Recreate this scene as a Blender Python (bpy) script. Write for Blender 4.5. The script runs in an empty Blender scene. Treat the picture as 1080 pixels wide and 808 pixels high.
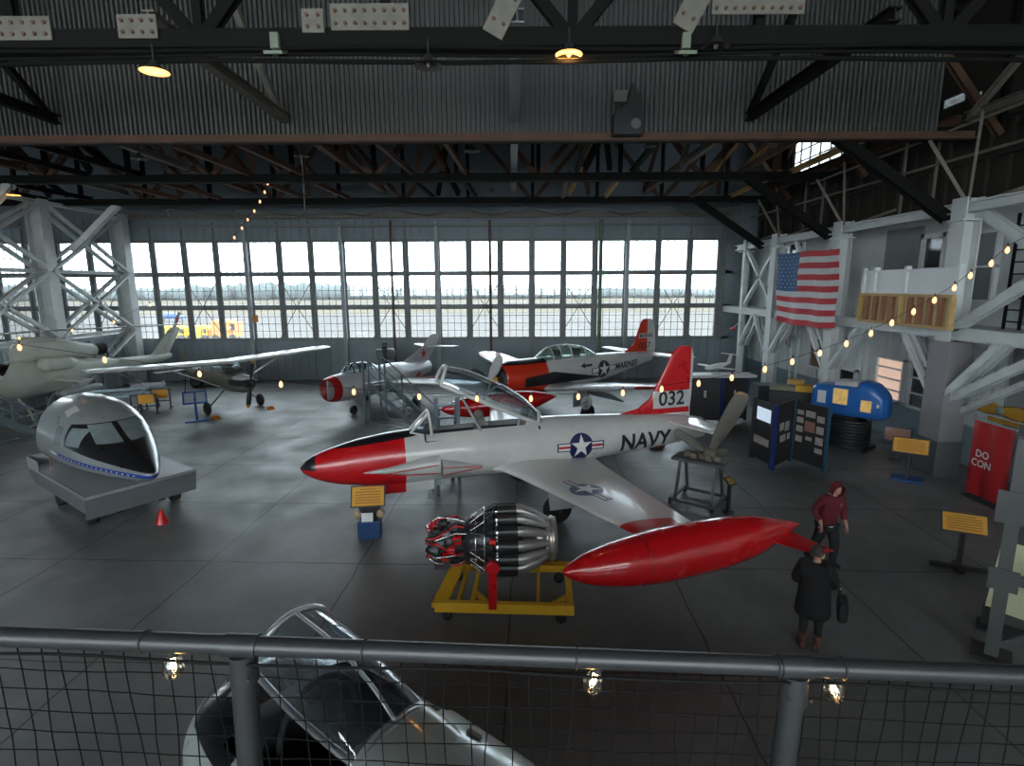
import bpy, bmesh, math, random
from mathutils import Vector, Matrix
from mathutils.bvhtree import BVHTree
random.seed(7)
SC = bpy.context.scene
COL = SC.collection
PI = math.pi
sin, cos = math.sin, math.cos
V = Vector

# ------------------------------------------------------------------ camera
CAM_H, FPX = 5.8, 580.0
_p = math.atan(103 / FPX); _r = 0.005
_F = V((0, cos(_p), -sin(_p))); _R0 = V((1, 0, 0)); _U0 = _R0.cross(_F)
_R = cos(_r) * _R0 - sin(_r) * _U0
_U = sin(_r) * _R0 + cos(_r) * _U0
CAMP = V((0, 0, CAM_H))
def ray(x, y): return _F + _R * ((x - 540) / FPX) + _U * ((404 - y) / FPX)
def gz(x, y, z=0.0):
    d = ray(x, y); return CAMP + d * ((z - CAM_H) / d.z)
def ay(x, y, Y):
    d = ray(x, y); return CAMP + d * (Y / d.y)
def ax(x, y, X):
    d = ray(x, y); return CAMP + d * (X / d.x)
cd = bpy.data.cameras.new('camera'); cam = bpy.data.objects.new('camera', cd); COL.objects.link(cam)
cd.sensor_fit = 'HORIZONTAL'; cd.sensor_width = 36; cd.lens = FPX / 1080 * 36; cd.clip_start = .05; cd.clip_end = 3000
cam.matrix_world = Matrix(((_R.x, _U.x, -_F.x, 0), (_R.y, _U.y, -_F.y, 0), (_R.z, _U.z, -_F.z, CAM_H), (0, 0, 0, 1)))
SC.camera = cam

# ------------------------------------------------------------------ materials
def lin(c):
    return tuple((x / 12.92 if x <= .04045 else ((x + .055) / 1.055) ** 2.4) for x in c)
def rgb(r, g, b): return lin((r / 255, g / 255, b / 255))
class NT:
    def __init__(s, m): s.t = m.node_tree; s.n = s.t.nodes; s.l = s.t.links
    def new(s, k, **kw):
        n = s.n.new(k)
        for a, b in kw.items(): setattr(n, a, b)
        return n
    def link(s, a, b): s.l.new(a, b)
    def val(s, sock, v):
        if isinstance(v, bpy.types.NodeSocket): s.link(v, sock)
        else: sock.default_value = v
    def math(s, op, a, b=0.0, c=None):
        n = s.new('ShaderNodeMath', operation=op); s.val(n.inputs[0], a); s.val(n.inputs[1], b)
        if c is not None: s.val(n.inputs[2], c)
        return n.outputs[0]
    def mix(s, f, a, b):
        n = s.new('ShaderNodeMix', data_type='RGBA'); s.val(n.inputs[0], f)
        s.val(n.inputs[6], a if isinstance(a, bpy.types.NodeSocket) else (*a, 1)); s.val(n.inputs[7], b if isinstance(b, bpy.types.NodeSocket) else (*b, 1))
        return n.outputs[2]
    def noise(s, scale, detail=3, vec=None, rough=.55):
        n = s.new('ShaderNodeTexNoise'); n.inputs['Scale'].default_value = scale; n.inputs['Detail'].default_value = detail; n.inputs['Roughness'].default_value = rough
        if vec is not None: s.link(vec, n.inputs['Vector'])
        return n.outputs[0]
    def ramp(s, f, a, b):
        n = s.new('ShaderNodeMapRange'); s.val(n.inputs[0], f); n.inputs[1].default_value = a; n.inputs[2].default_value = b
        return n.outputs[0]
def mat(name, col, rough=.5, metal=0.0, var=.12, scale=3.0, spec=.5, coat=0.0, zones=None, emit=None, rvar=0.1):
    """procedural paint; zones = [(colour, [(nx,ny,nz,d), ...])]: the colour holds where every nx*x+ny*y+nz*z > d (object space)"""
    m = bpy.data.materials.new(name); m.use_nodes = True; t = NT(m)
    b = t.n['Principled BSDF']
    tc = t.new('ShaderNodeTexCoord')
    c = tuple(col)
    if zones:
        sp = t.new('ShaderNodeSeparateXYZ'); t.link(tc.outputs['Object'], sp.inputs[0])
        x, y, z = sp.outputs
        for zc, conds in zones:
            f = None
            for nx, ny, nz, d in conds:
                e = t.math('MULTIPLY', x, nx)
                if ny: e = t.math('MULTIPLY_ADD', y, ny, e)
                if nz: e = t.math('MULTIPLY_ADD', z, nz, e)
                g = t.math('GREATER_THAN', e, d)
                f = g if f is None else t.math('MULTIPLY', f, g)
            c = t.mix(f, c, zc)
    n1 = t.noise(scale, 4, tc.outputs['Object'])
    k = t.ramp(n1, .3, .75)
    dark = t.new('ShaderNodeMix', data_type='RGBA', blend_type='MULTIPLY'); dark.inputs[0].default_value = 1
    t.val(dark.inputs[6], c if isinstance(c, bpy.types.NodeSocket) else (*c, 1))
    g = t.math('MULTIPLY_ADD', k, var, 1 - var * .6)
    cmb = t.new('ShaderNodeCombineColor'); [t.link(g, cmb.inputs[i]) for i in range(3)]
    t.link(cmb.outputs[0], dark.inputs[7]); t.link(dark.outputs[2], b.inputs['Base Color'])
    t.link(t.math('MULTIPLY_ADD', k, rvar, max(0.02, rough - rvar * .5)), b.inputs['Roughness'])
    b.inputs['Metallic'].default_value = metal
    b.inputs['Specular IOR Level'].default_value = spec
    if coat: b.inputs['Coat Weight'].default_value = coat; b.inputs['Coat Roughness'].default_value = .08
    if emit:
        b.inputs['Emission Color'].default_value = (*emit[0], 1); b.inputs['Emission Strength'].default_value = emit[1]
    return m
def glass(name, tint=(.9, .95, 1), gloss=.12, rough=.03, dust=0):
    m = bpy.data.materials.new(name); m.use_nodes = True; t = NT(m)
    t.n.remove(t.n['Principled BSDF']); out = t.n['Material Output']
    tr = t.new('ShaderNodeBsdfTransparent'); gl = t.new('ShaderNodeBsdfGlossy'); gl.inputs['Roughness'].default_value = rough
    tc = t.new('ShaderNodeTexCoord'); k = t.ramp(t.noise(2.5, 3, tc.outputs['Object']), .3, .8)
    t.link(t.mix(k, tint, tuple(x * .93 for x in tint)), tr.inputs[0])
    base = tr.outputs[0]
    if dust:
        tl = t.new('ShaderNodeBsdfTranslucent'); tl.inputs[0].default_value = (.85, .88, .9, 1)
        md = t.new('ShaderNodeMixShader'); t.link(t.math('MULTIPLY_ADD', k, dust, dust * .6), md.inputs[0]); t.link(base, md.inputs[1]); t.link(tl.outputs[0], md.inputs[2]); base = md.outputs[0]
    lw = t.new('ShaderNodeLayerWeight'); lw.inputs[0].default_value = .35
    f = t.math('MULTIPLY_ADD', lw.outputs['Fresnel'], .55, gloss)
    mx = t.new('ShaderNodeMixShader'); t.link(f, mx.inputs[0]); t.link(base, mx.inputs[1]); t.link(gl.outputs[0], mx.inputs[2]); t.link(mx.outputs[0], out.inputs[0])
    return m
def lampmat(name, col, strength):
    m = bpy.data.materials.new(name); m.use_nodes = True; t = NT(m); b = t.n['Principled BSDF']
    b.inputs['Base Color'].default_value = (*col, 1); b.inputs['Emission Color'].default_value = (*col, 1); b.inputs['Emission Strength'].default_value = strength
    return m

# ------------------------------------------------------------------ mesh builder
def sgnpow(v, e): return math.copysign(abs(v) ** e, v)
def ring(x, zc, w, hu, hd, e=2.0, n=32, yc=0.0):
    out = []
    for i in range(n):
        a = 2 * PI * i / n
        c_, s_ = sgnpow(cos(a), 2 / e), sgnpow(sin(a), 2 / e)
        out.append(V((x, yc + w * c_, zc + (hu if s_ > 0 else hd) * s_)))
    return out
def resample(st, n):
    """monotone cubic through stations keyed on their first value"""
    st = [tuple(s) for s in st]; N = len(st); K = len(st[0])
    h = [st[i + 1][0] - st[i][0] for i in range(N - 1)]
    tan = []
    for k in range(K):
        d = [(st[i + 1][k] - st[i][k]) / h[i] for i in range(N - 1)]
        m = [d[0]] + [0 if d[i - 1] * d[i] <= 0 else 2 * d[i - 1] * d[i] / (d[i - 1] + d[i]) for i in range(1, N - 1)] + [d[-1]]
        tan.append(m)
    out = []; L = st[-1][0] - st[0][0]
    xs = sorted(set([st[0][0] + L * j / n for j in range(n + 1)] + [s[0] for s in st]))
    for x in xs:
        i = 0
        while i < N - 2 and x > st[i + 1][0]: i += 1
        t = (x - st[i][0]) / h[i]
        row = []
        for k in range(K):
            a, b = st[i][k], st[i + 1][k]; ma, mb = tan[k][i] * h[i], tan[k][i + 1] * h[i]
            row.append((2*t**3-3*t*t+1)*a + (t**3-2*t*t+t)*ma + (-2*t**3+3*t*t)*b + (t**3-t*t)*mb)
        out.append(row)
    return out
class MB:
    def __init__(s): s.v = []; s.f = []; s.m = []; s.s = []
    def add(s, vs, fs, mi=0, smooth=False):
        o = len(s.v); s.v += [tuple(v) for v in vs]
        for f in fs: s.f.append(tuple(o + i for i in f)); s.m.append(mi); s.s.append(smooth)
        return s
    def box(s, c, size, mi=0, M=None):
        x, y, z = (d / 2 for d in size); c = V(c)
        vs = [V((a * x, b * y, d * z)) for d in (-1, 1) for b in (-1, 1) for a in (-1, 1)]
        if M is not None: vs = [M @ v for v in vs]
        return s.add([v + c for v in vs], [(0,2,3,1),(4,5,7,6),(0,1,5,4),(2,6,7,3),(0,4,6,2),(1,3,7,5)], mi)
    def bb(s, x0, x1, y0, y1, z0, z1, mi=0):
        return s.box(((x0+x1)/2, (y0+y1)/2, (z0+z1)/2), (abs(x1-x0), abs(y1-y0), abs(z1-z0)), mi)
    def _fr(s, p, q, up=None):
        d = (V(q) - V(p)).normalized(); up = V(up) if up is not None else V((0, 0, 1))
        if abs(d.dot(up)) > .98: up = V((0, 1, 0)) if abs(d.y) < .9 else V((1, 0, 0))
        a = d.cross(up).normalized(); b = a.cross(d).normalized(); return d, a, b
    def bar(s, p, q, w, h=None, mi=0, up=None):
        h = h or w; p, q = V(p), V(q); d, a, b = s._fr(p, q, up)
        vs = [e + a * (w / 2 * i) + b * (h / 2 * j) for e in (p, q) for j in (-1, 1) for i in (-1, 1)]
        return s.add(vs, [(0,2,3,1),(4,5,7,6),(0,1,5,4),(2,6,7,3),(0,4,6,2),(1,3,7,5)], mi)
    def hbar(s, p, q, w, h, t=.03, mi=0, up=None):
        """rolled H section: two flanges and a web"""
        p, q = V(p), V(q); d, a, b = s._fr(p, q, up)
        for k in (-1, 1): s.bar(p + b * (k * (h - t) / 2), q + b * (k * (h - t) / 2), w, t, mi, up)
        return s.bar(p, q, t, h - 2 * t, mi, up)
    def tube(s, p, q, r, r2=None, n=10, mi=0, caps=True, smooth=True):
        r2 = r if r2 is None else r2; p, q = V(p), V(q); d, a, b = s._fr(p, q)
        vs = [e + (a * cos(2*PI*i/n) + b * sin(2*PI*i/n)) * rr for e, rr in ((p, r), (q, r2)) for i in range(n)]
        s.add(vs, [(i, (i+1) % n, n + (i+1) % n, n + i) for i in range(n)], mi, smooth)
        if caps: s.add(vs, [tuple(range(n))[::-1], tuple(range(n, 2*n))], mi)
        return s
    def path(s, pts, r, n=8, mi=0, closed=False):
        pts = [V(p) for p in pts]; rings = []; N = len(pts); pa = None
        for i, p in enumerate(pts):
            a_, b_ = pts[max(0, i-1)] if not closed else pts[i-1], pts[min(N-1, i+1)] if not closed else pts[(i+1) % N]
            d = (b_ - a_).normalized()
            if pa is None:
                u = V((0,0,1)) if abs(d.z) < .9 else V((1,0,0)); pa = d.cross(u).normalized()
            else:
                pa = (pa - d * pa.dot(d)); pa = pa.normalized() if pa.length > 1e-6 else d.orthogonal().normalized()
            b = d.cross(pa); rr = r[i] if isinstance(r, (list, tuple)) else r
            rings.append([p + (pa * cos(2*PI*k/n) + b * sin(2*PI*k/n)) * rr for k in range(n)])
        return s.rings(rings, mi, caps=not closed, closed=closed)
    def rings(s, R, mi=0, smooth=True, caps=True, closed=False):
        n = len(R[0]); vs = [v for r in R for v in r]; fs = []
        K = len(R)
        for j in range(K if closed else K - 1):
            for i in range(n):
                a, b = j * n, ((j + 1) % K) * n
                fs.append((a + i, a + (i+1) % n, b + (i+1) % n, b + i))
        s.add(vs, fs, mi, smooth)
        if caps: s.add(vs, [tuple(range(n))[::-1], tuple(range((K-1)*n, K*n))], mi)
        return s
    def loft(s, st, nx=40, n=32, mi=0, yc=0.0, caps=True):
        """st rows: x, zc, half width, half height up, half height down, exponent"""
        return s.rings([ring(*r, n=n, yc=yc) for r in resample(st, nx)], mi, caps=caps)
    def lathe(s, prof, n=24, mi=0, org=(0,0,0), axis='x', caps=False):
        o = V(org); R = []
        for x, r in prof:
            rr = []
            for i in range(n):
                a = 2*PI*i/n; c_, s_ = r*cos(a), r*sin(a)
                rr.append(o + (V((x, c_, s_)) if axis == 'x' else V((c_, s_, x)) if axis == 'z' else V((s_, x, c_))))
            R.append(rr)
        return s.rings(R, mi, caps=caps)
    def ball(s, c, r, n=12, mi=0, M=None):
        rx, ry, rz = r if isinstance(r, (tuple, list)) else (r, r, r); R = []
        for j in range(n // 2 + 1):
            a = PI * j / (n // 2); rr = max(1e-4, sin(a))
            R.append([V((rx*rr*cos(2*PI*i/n), ry*rr*sin(2*PI*i/n), rz*cos(a))) for i in range(n)])
        if M is not None: R = [[M @ v for v in r_] for r_ in R]
        return s.rings([[v + V(c) for v in r_] for r_ in R], mi)
    def wing(s, secs, n=14, mi=0):
        """secs: (x_le, y, z, chord, thickness); spanwise along y, or along z when given a 6th value 'z'"""
        R = []
        for q in secs:
            xl, y, z, c, t = q[:5]; rr = []
            for i in range(2 * n):
                u = i / n if i <= n else (2*n - i) / n
                xx = .5 - .5 * cos(PI * u); th = t / .2 * (.2969*math.sqrt(max(xx,0)) - .126*xx - .3516*xx**2 + .2843*xx**3 - .1036*xx**4) * 1.0
                th = max(th, .004); sgn = 1 if i <= n else -1
                if i in (0, n): th *= .3
                rr.append(V((xl + c*xx, y + sgn*th, z)) if len(q) > 5 else V((xl + c*xx, y, z + sgn*th)))
            R.append(rr)
        return s.rings(R, mi)
    def poly(s, pts, mi=0): return s.add(pts, [tuple(range(len(pts)))], mi)
    def prism(s, pts, d, mi=0):
        """extrude polygon pts (3d, planar) by vector d"""
        n = len(pts); d = V(d); vs = [V(p) for p in pts] + [V(p) + d for p in pts]
        return s.add(vs, [tuple(range(n))[::-1], tuple(range(n, 2*n))] + [(i, (i+1) % n, n + (i+1) % n, n + i) for i in range(n)], mi)
    def xf(s, M): s.v = [tuple(M @ V(v)) for v in s.v]; return s
    def mesh(s, name, mats):
        me = bpy.data.meshes.new(name); me.from_pydata(s.v, [], s.f); me.validate()
        for m in (mats if isinstance(mats, (list, tuple)) else [mats]): me.materials.append(m)
        if len(me.polygons) == len(s.f):
            me.polygons.foreach_set('material_index', s.m); me.polygons.foreach_set('use_smooth', s.s)
        bm = bmesh.new(); bm.from_mesh(me); bmesh.ops.recalc_face_normals(bm, faces=bm.faces); bm.to_mesh(me); bm.free()
        me.update(); return me
    def build(s, name, mats, parent=None, loc=None, rz=None, label=None, bevel=0):
        o = bpy.data.objects.new(name, s.mesh(name, mats)); COL.objects.link(o)
        if parent is not None: o.parent = parent
        if loc is not None: o.location = loc
        if rz is not None: o.rotation_euler.z = rz
        if label: o['label'] = label
        if bevel:
            b = o.modifiers.new('bevel', 'BEVEL'); b.width = bevel; b.segments = 2; b.limit_method = 'ANGLE'
        return o
    def bvh(s): return BVHTree.FromPolygons([V(v) for v in s.v], s.f)
def cut_idx(mb, n, fn):
    """drop loft faces: fn(x at the face, index round the ring)"""
    keep = [k for k, f in enumerate(mb.f) if len(f) != 4 or not fn(sum(mb.v[i][0] for i in f) / 4, k % n)]
    mb.f = [mb.f[k] for k in keep]; mb.m = [mb.m[k] for k in keep]; mb.s = [mb.s[k] for k in keep]; return mb
def tag(o, label=None, cat=None, group=None, kind=None):
    for k, v in (('label', label), ('category', cat), ('group', group), ('kind', kind)):
        if v: o[k] = v
    return o
def empty(name, loc=(0, 0, 0), rz=0, label=None, cat=None, group=None):
    o = bpy.data.objects.new(name, None); COL.objects.link(o); o.location = loc; o.rotation_euler.z = rz; o.empty_display_size = .2
    return tag(o, label, cat, group)
KIDS = {}
def copy_tree(o, loc=None, rz=None, label=None, group=None, parent=None):
    c = o.copy(); COL.objects.link(c)
    if parent is not None: c.parent = parent
    for ch in list(o.children): copy_tree(ch, parent=c)
    if loc is not None: c.location = loc
    if rz is not None: c.rotation_euler.z = rz
    if label: c['label'] = label
    if group: c['group'] = group
    return c
# ------------------------------------------------------------------ flat graphics laid on curved skin
def text2d(sx, size=1.0, off=0.0, font_shear=0.0):
    cu = bpy.data.curves.new('t', 'FONT'); cu.body = sx; cu.size = size; cu.offset = off; cu.shear = font_shear; cu.resolution_u = 3
    cu.align_x = 'CENTER'; cu.align_y = 'CENTER'
    o = bpy.data.objects.new('t', cu); COL.objects.link(o); bpy.context.view_layer.update()
    me = bpy.data.meshes.new_from_object(o.evaluated_get(bpy.context.evaluated_depsgraph_get()))
    vs = [tuple(v.co) for v in me.vertices]; fs = [tuple(p.vertices) for p in me.polygons]
    bpy.data.objects.remove(o); bpy.data.curves.remove(cu); bpy.data.meshes.remove(me)
    return vs, fs
def star2d(r, cx=0, cy=0, ri=.382, rot=0):
    return [(cx + (r if i % 2 == 0 else r*ri) * sin(PI*i/5 + rot), cy + (r if i % 2 == 0 else r*ri) * cos(PI*i/5 + rot)) for i in range(10)]
def circ2d(r, n=36): return [(r*cos(2*PI*i/n), r*sin(2*PI*i/n)) for i in range(n)]
def rect2d(x0, x1, y0, y1): return [(x0, y0), (x1, y0), (x1, y1), (x0, y1)]
def decal(layers, org, ux, uy, bvh=None, cut=.1, lift=.004, dirn=None, far=3.0):
    """layers: (points2d, material index) or ((verts, faces), material index); each laid slightly over the last"""
    mb = MB(); org, ux, uy = V(org), V(ux), V(uy); nrm = ux.cross(uy).normalized()
    dn = V(dirn).normalized() if dirn is not None else -nrm
    for li, (g, mi) in enumerate(layers):
        if isinstance(g, tuple): vs, fs = g
        else: vs, fs = g, [tuple(range(len(g)))]
        bm = bmesh.new(); bv = [bm.verts.new((v[0], v[1], 0)) for v in vs]
        for f in fs:
            try: bm.faces.new([bv[i] for i in f])
            except ValueError: pass
        bmesh.ops.triangulate(bm, faces=bm.faces)
        if bvh is not None:
            for _ in range(5):
                e = [x for x in bm.edges if x.calc_length() > cut]
                if not e: break
                bmesh.ops.subdivide_edges(bm, edges=e, cuts=1); bmesh.ops.triangulate(bm, faces=bm.faces)
        bm.verts.index_update(); o = []
        for v in bm.verts:
            p = org + ux * v.co.x + uy * v.co.y
            if bvh is not None:
                h = bvh.ray_cast(p - dn * far, dn)
                if h[0] is not None: p = h[0]
            o.append(p - dn * (lift * (li + 1)))
        mb.add(o, [tuple(v.index for v in f.verts) for f in bm.faces], mi); bm.free()
    return mb
def roundel(r):
    """star-and-bar national insignia: 0 navy, 1 white, 2 red"""
    b = r * 2.0
    return [(rect2d(-b*1.06, b*1.06, -r*.34, r*.34), 0), (circ2d(r*1.08), 0), (rect2d(-b, -r*.98, -r*.26, r*.26), 1), (rect2d(r*.98, b, -r*.26, r*.26), 1),
            (rect2d(-b, -r*.98, -r*.09, r*.09), 2), (rect2d(r*.98, b, -r*.09, r*.09), 2), (star2d(r*.98), 1)]
def airfoil_prop(mb, c, R, w, t, ang, tilt, mi=0, tip=None):
    pass
# ------------------------------------------------------------------ shared paints
M = {}
M['white_steel'] = mat('white steel paint', (.60, .63, .63), .55, var=.25, scale=2)
M['grey_steel'] = mat('grey steel paint', (.30, .33, .34), .5, var=.2)
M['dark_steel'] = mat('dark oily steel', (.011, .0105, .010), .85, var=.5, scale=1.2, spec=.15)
M['rust_steel'] = mat('rusty steel', (.12, .06, .036), .75, var=.55, scale=1.5)
M['bare_steel'] = mat('light primed steel plate', (.19, .175, .145), .7, var=.4, scale=4)
M['wood'] = mat('yellow pine', (.55, .36, .14), .7, var=.3, scale=6)
M['black'] = mat('black rubber', (.02, .02, .021), .6)
M['glass_window'] = glass('hangar window glass', (.93, .96, .98), .05, .02, .03)
M['wall_metal'] = mat('slate metal siding', (.20, .24, .27), .55, var=.25, scale=.8)
M['mullion'] = mat('grey window steel', (.18, .19, .19), .55, var=.2)
M['yellow'] = mat('safety yellow paint', (.72, .40, .02), .5, var=.15)
M['chrome'] = mat('polished metal', (.75, .75, .74), .2, metal=1, var=.1)
M['red_paint'] = mat('gloss red paint', rgb(196, 22, 30), .32, var=.1)
M['blue_paint'] = mat('blue paint', rgb(28, 74, 140), .45, var=.15)
M['white_paint'] = mat('white paint', (.72, .73, .73), .45, var=.08)
M['rope'] = mat('black cable', (.010, .010, .010), .9, spec=.1)

YW = 34.2          # far wall
XR = 13.1          # right column line
XL = -22.9         # left column line
CZ = 9.95          # underside of the trusses
TY = [4.6, 10.7, 17.1, 23.3, 29.4]
def S(mb, name, m, label=None, bevel=0):
    o = mb.build(name, m, bevel=bevel); o['kind'] = 'structure'
    if label: o['label'] = label
    return o

# ------------------------------------------------------------------ floor
m = bpy.data.materials.new('polished concrete'); m.use_nodes = True; t = NT(m); b = t.n['Principled BSDF']
tc = t.new('ShaderNodeTexCoord'); sp = t.new('ShaderNodeSeparateXYZ'); t.link(tc.outputs['Object'], sp.inputs[0]); x, y, z = sp.outputs
nz = t.noise(.35, 6, tc.outputs['Object'], .6); nf = t.noise(3.5, 5, tc.outputs['Object'], .65)
def joint(coord, off, step, w):
    a = t.math('ABSOLUTE', t.math('SUBTRACT', t.math('FLOORED_MODULO', t.math('ADD', coord, off), step), step / 2))
    return t.math('LESS_THAN', a, w)
wob = t.math('MULTIPLY', t.math('SUBTRACT', t.noise(.8, 2, tc.outputs['Object']), .5), .12)
yy = t.math('ADD', t.math('MULTIPLY_ADD', x, .039, y), wob); xx = t.math('ADD', t.math('MULTIPLY_ADD', y, -.03, x), wob)
J = t.math('MAXIMUM', joint(yy, -10.7 + 1.6, 3.2, .018), joint(xx, 6.85 + 1.6, 3.25, .016))
c1 = t.mix(t.ramp(nz, .3, .7), (.105, .108, .105), (.20, .205, .20))
c2 = t.mix(t.math('MULTIPLY', t.ramp(nf, .45, .75), .35), c1, (.10, .095, .085))
t.link(t.mix(t.math('MULTIPLY', J, .85), c2, (.02, .02, .02)), b.inputs['Base Color'])
t.link(t.math('MULTIPLY_ADD', t.ramp(t.noise(.9, 5, tc.outputs['Object']), .3, .7), .2, .36), b.inputs['Roughness'])
bp = t.new('ShaderNodeBump'); bp.inputs['Strength'].default_value = .05; t.link(nf, bp.inputs['Height']); t.link(bp.outputs[0], b.inputs['Normal'])
M['concrete'] = m
S(MB().bb(-40, 26, -14, YW + .1, -.3, 0), 'floor', m)

# ------------------------------------------------------------------ far wall: hangar doors with tall steel windows
X0, PIT, WW = -21.62, 1.918, 1.62
rows = [(2.62, 4.42), (4.63, 6.44), (6.64, 8.45)]
ks = list(range(-6, 18))
xa, xb = X0 + PIT * ks[0] - .3, XR + .35
w = MB()
w.bb(xa, xb, YW, YW + .18, 0, 2.5); w.bb(xa, xb, YW, YW + .18, 8.55, 14.7)
xx_ = xa
while xx_ < xb:
    w.bb(xx_, xx_ + .05, YW - .05, YW, 0, 2.5); w.bb(xx_, xx_ + .05, YW - .05, YW, 8.6, 9.9); xx_ += .48
S(w, 'wall_far', [M['wall_metal']], 'slate grey metal siding of the far hangar doors below and above the windows')
w = MB()
for k in ks + [18]:
    xm = X0 + PIT * k - (PIT - WW) / 2
    wd = .30 if k < 18 else .5
    w.bb(xm - wd / 2, xm + wd / 2, YW - .06, YW + .14, 2.5, 8.6)
    w.bb(xm - .04, xm + .04, YW - .18, YW - .06, 2.5, 9.6)
for z0, z1 in ((2.48, 2.62), (4.42, 4.63), (6.44, 6.64), (8.45, 8.58)): w.bb(xa, xb, YW - .1, YW + .12, z0, z1)
w.bb(xa, xb, YW - .35, YW + .1, 9.3, 9.45)
S(w, 'trim_1', [M['mullion']], 'grey steel frame holding the rows of far windows')
n = 1
for k in ks:
    x0 = X0 + PIT * k; x1 = x0 + WW
    fr = MB()
    for z0, z1 in rows:
        for i in range(1, 4): fr.bb(x0 + WW * i / 4 - .013, x0 + WW * i / 4 + .013, YW + .02, YW + .06, z0, z1)
        for i in range(1, 4): zz = z0 + (z1 - z0) * i / 4; fr.bb(x0, x1, YW + .02, YW + .06, zz - .013, zz + .013)
        for (a, b_, c, d) in ((x0, x0 + .04, z0, z1), (x1 - .04, x1, z0, z1), (x0, x1, z0, z0 + .04), (x0, x1, z1 - .04, z1)): fr.bb(a, b_, YW + .01, YW + .07, c, d)
    o = S(fr, 'window_%d' % n, [M['mullion']]); n += 1
    for z0, z1 in rows:
        p = MB().bb(x0, x1, YW + .038, YW + .044, z0, z1).build('pane', [M['glass_window']], o)
NWIN = n
# tie rods, leaf posts, coloured pipes
w = MB()
for k in range(-5, 18, 3):
    xc = X0 + PIT * k + WW / 2
    for sgn in (-1, 1):
        w.tube((xc - sgn * 1.2, YW - .2, 2.6), (xc + sgn * 2.35, YW - .2, 8.4), .022, n=6)
S(w, 'trim_2', [M['mullion']], 'thin crossed tie rods bracing the far window wall')
post = MB()
for k in (3, 6, 9, 12, 15):
    xm = X0 + PIT * k - .15
    S(MB().bb(xm - .11, xm + .11, YW - .32, YW - .1, 0, 9.6), 'column_%d' % k, [M['grey_steel'] if k != 12 else M['mullion']], 'narrow steel door post standing against the far windows')
for px_, col, lab in ((414, M['rust_steel'], 'rust red pipe rising in front of the far windows, left one'), (517, M['rust_steel'], 'rust red pipe rising in front of the far windows, right one'), (633, mat('green pipe', (.10, .17, .10), .5), 'dark green pipe rising in front of the far windows')):
    P = ay(px_, 300, YW - .5)
    o = MB().tube((P.x, YW - .5, 0), (P.x, YW - .5, 9.6), .07 if px_ != 633 else .12, n=12).build('pipe', [col]); tag(o, lab, 'pipe')
# right end: dark return between the doors and the column line
S(MB().bb(X0 + PIT * 18 + .1, 15.2, YW - .1, YW + .2, 0, 14), 'wall_corner', [M['wall_metal']])

# ------------------------------------------------------------------ roof
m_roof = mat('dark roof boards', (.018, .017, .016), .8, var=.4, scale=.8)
w = MB(); w.bb(-42, 26, -14, YW + .3, 14.6, 14.9)
for i in range(40): yv = -12 + i * 1.2; w.bb(-42, 26, yv, yv + .12, 14.35, 14.6)
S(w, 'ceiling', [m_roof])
# corrugated draught curtain hung on the second truss
m_cor = mat('corrugated sheet', (.10, .10, .094), .6, var=.3, scale=.7)
mb = MB(); N = 620; xs = [-30 + 42.2 * i / N for i in range(N + 1)]
vs = []; fs = []
for i in range(N // 2):
    xv = -30 + 42.2 * i / (N // 2); st_ = 42.2 / (N // 2)
    for dx, yv in ((0, 16.84), (.42, 16.84), (.5, 16.74), (.92, 16.74)): vs += [(xv + dx*st_, yv, 10.05), (xv + dx*st_, yv, 14.6)]
for i in range(len(vs) // 2 - 1): a = 2 * i; fs.append((a, a + 2, a + 3, a + 1))
mb.add(vs, fs, 0, False)
mb.bb(-30, 12.2, 16.87, 16.9, 10.0, 14.6)
mb2 = MB().bb(-34, 13.2, 16.62, 16.72, 9.86, 10.06).bb(-34, 13.2, 16.5, 16.72, 9.84, 9.88); S(mb2, 'edge_beam', [M['rust_steel']], 'rusty angle along the foot of the corrugated curtain')
S(mb, 'wall_curtain', [m_cor], 'corrugated metal draught curtain hanging under the roof across the hangar')

NX = [-26.3, -19.4, -12.9, -6.4, .12, 6.8, 13.1]
def bolt_plate(x, yv, z, wd, ht, rot=0, mm='bare_steel'):
    mb = MB(); Mr = Matrix.Rotation(rot, 3, 'Y')
    mb.box((x, yv, z), (wd, .03, ht), 0, Mr)
    nb = max(2, int(wd / .16))
    for i in range(nb):
        for j in (-1, 1):
            p = Mr @ V(((i - (nb - 1) / 2) * wd / nb, 0, j * ht * .24)) + V((x, yv - .02, z))
            mb.tube(p + V((0, -.02, 0)), p + V((0, .01, 0)), .034, n=6, mi=1)
    o = mb.build('gusset_plate', [M[mm], M['rust_steel']]); o['kind'] = 'structure'
for ti, ty in enumerate(TY):
    w = MB(); near = ti == 1
    z0, z1 = CZ + .12, 13.9
    for dy in (-.16, .16):
        w.bb(XL - 9, XR + .4, ty + dy - .05, ty + dy + .05, CZ, CZ + .28)
        w.bb(XL - 9, XR + .4, ty + dy - .05, ty + dy + .05, z1, z1 + .25)
    w.bb(XL - 9, XR + .4, ty - .22, ty + .22, CZ - .02, CZ + .02)
    zx = XL - 9
    seg = 3.3
    i = 0
    while zx < XR:
        nx = zx + seg
        a, b_ = ((zx, ty, z0), (nx, ty, z1)) if i % 2 == 0 else ((zx, ty, z1), (nx, ty, z0))
        if ti != 2 or True: w.hbar(a, b_, .2, .18, .03, 1 if ti >= 2 else 0, up=(0, 1, 0))
        w.hbar((nx, ty, z0), (nx, ty, z1), .16, .16, .03, 0, up=(0, 1, 0))
        zx = nx; i += 1
    S(w, 'truss_beam', [M['dark_steel'], M['rust_steel']], 'dark steel roof truss spanning the hangar, %s' % ['over the balcony', 'nearest in view', 'carrying the corrugated curtain', 'behind the corrugated curtain', 'closest to the far windows'][ti])
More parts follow.
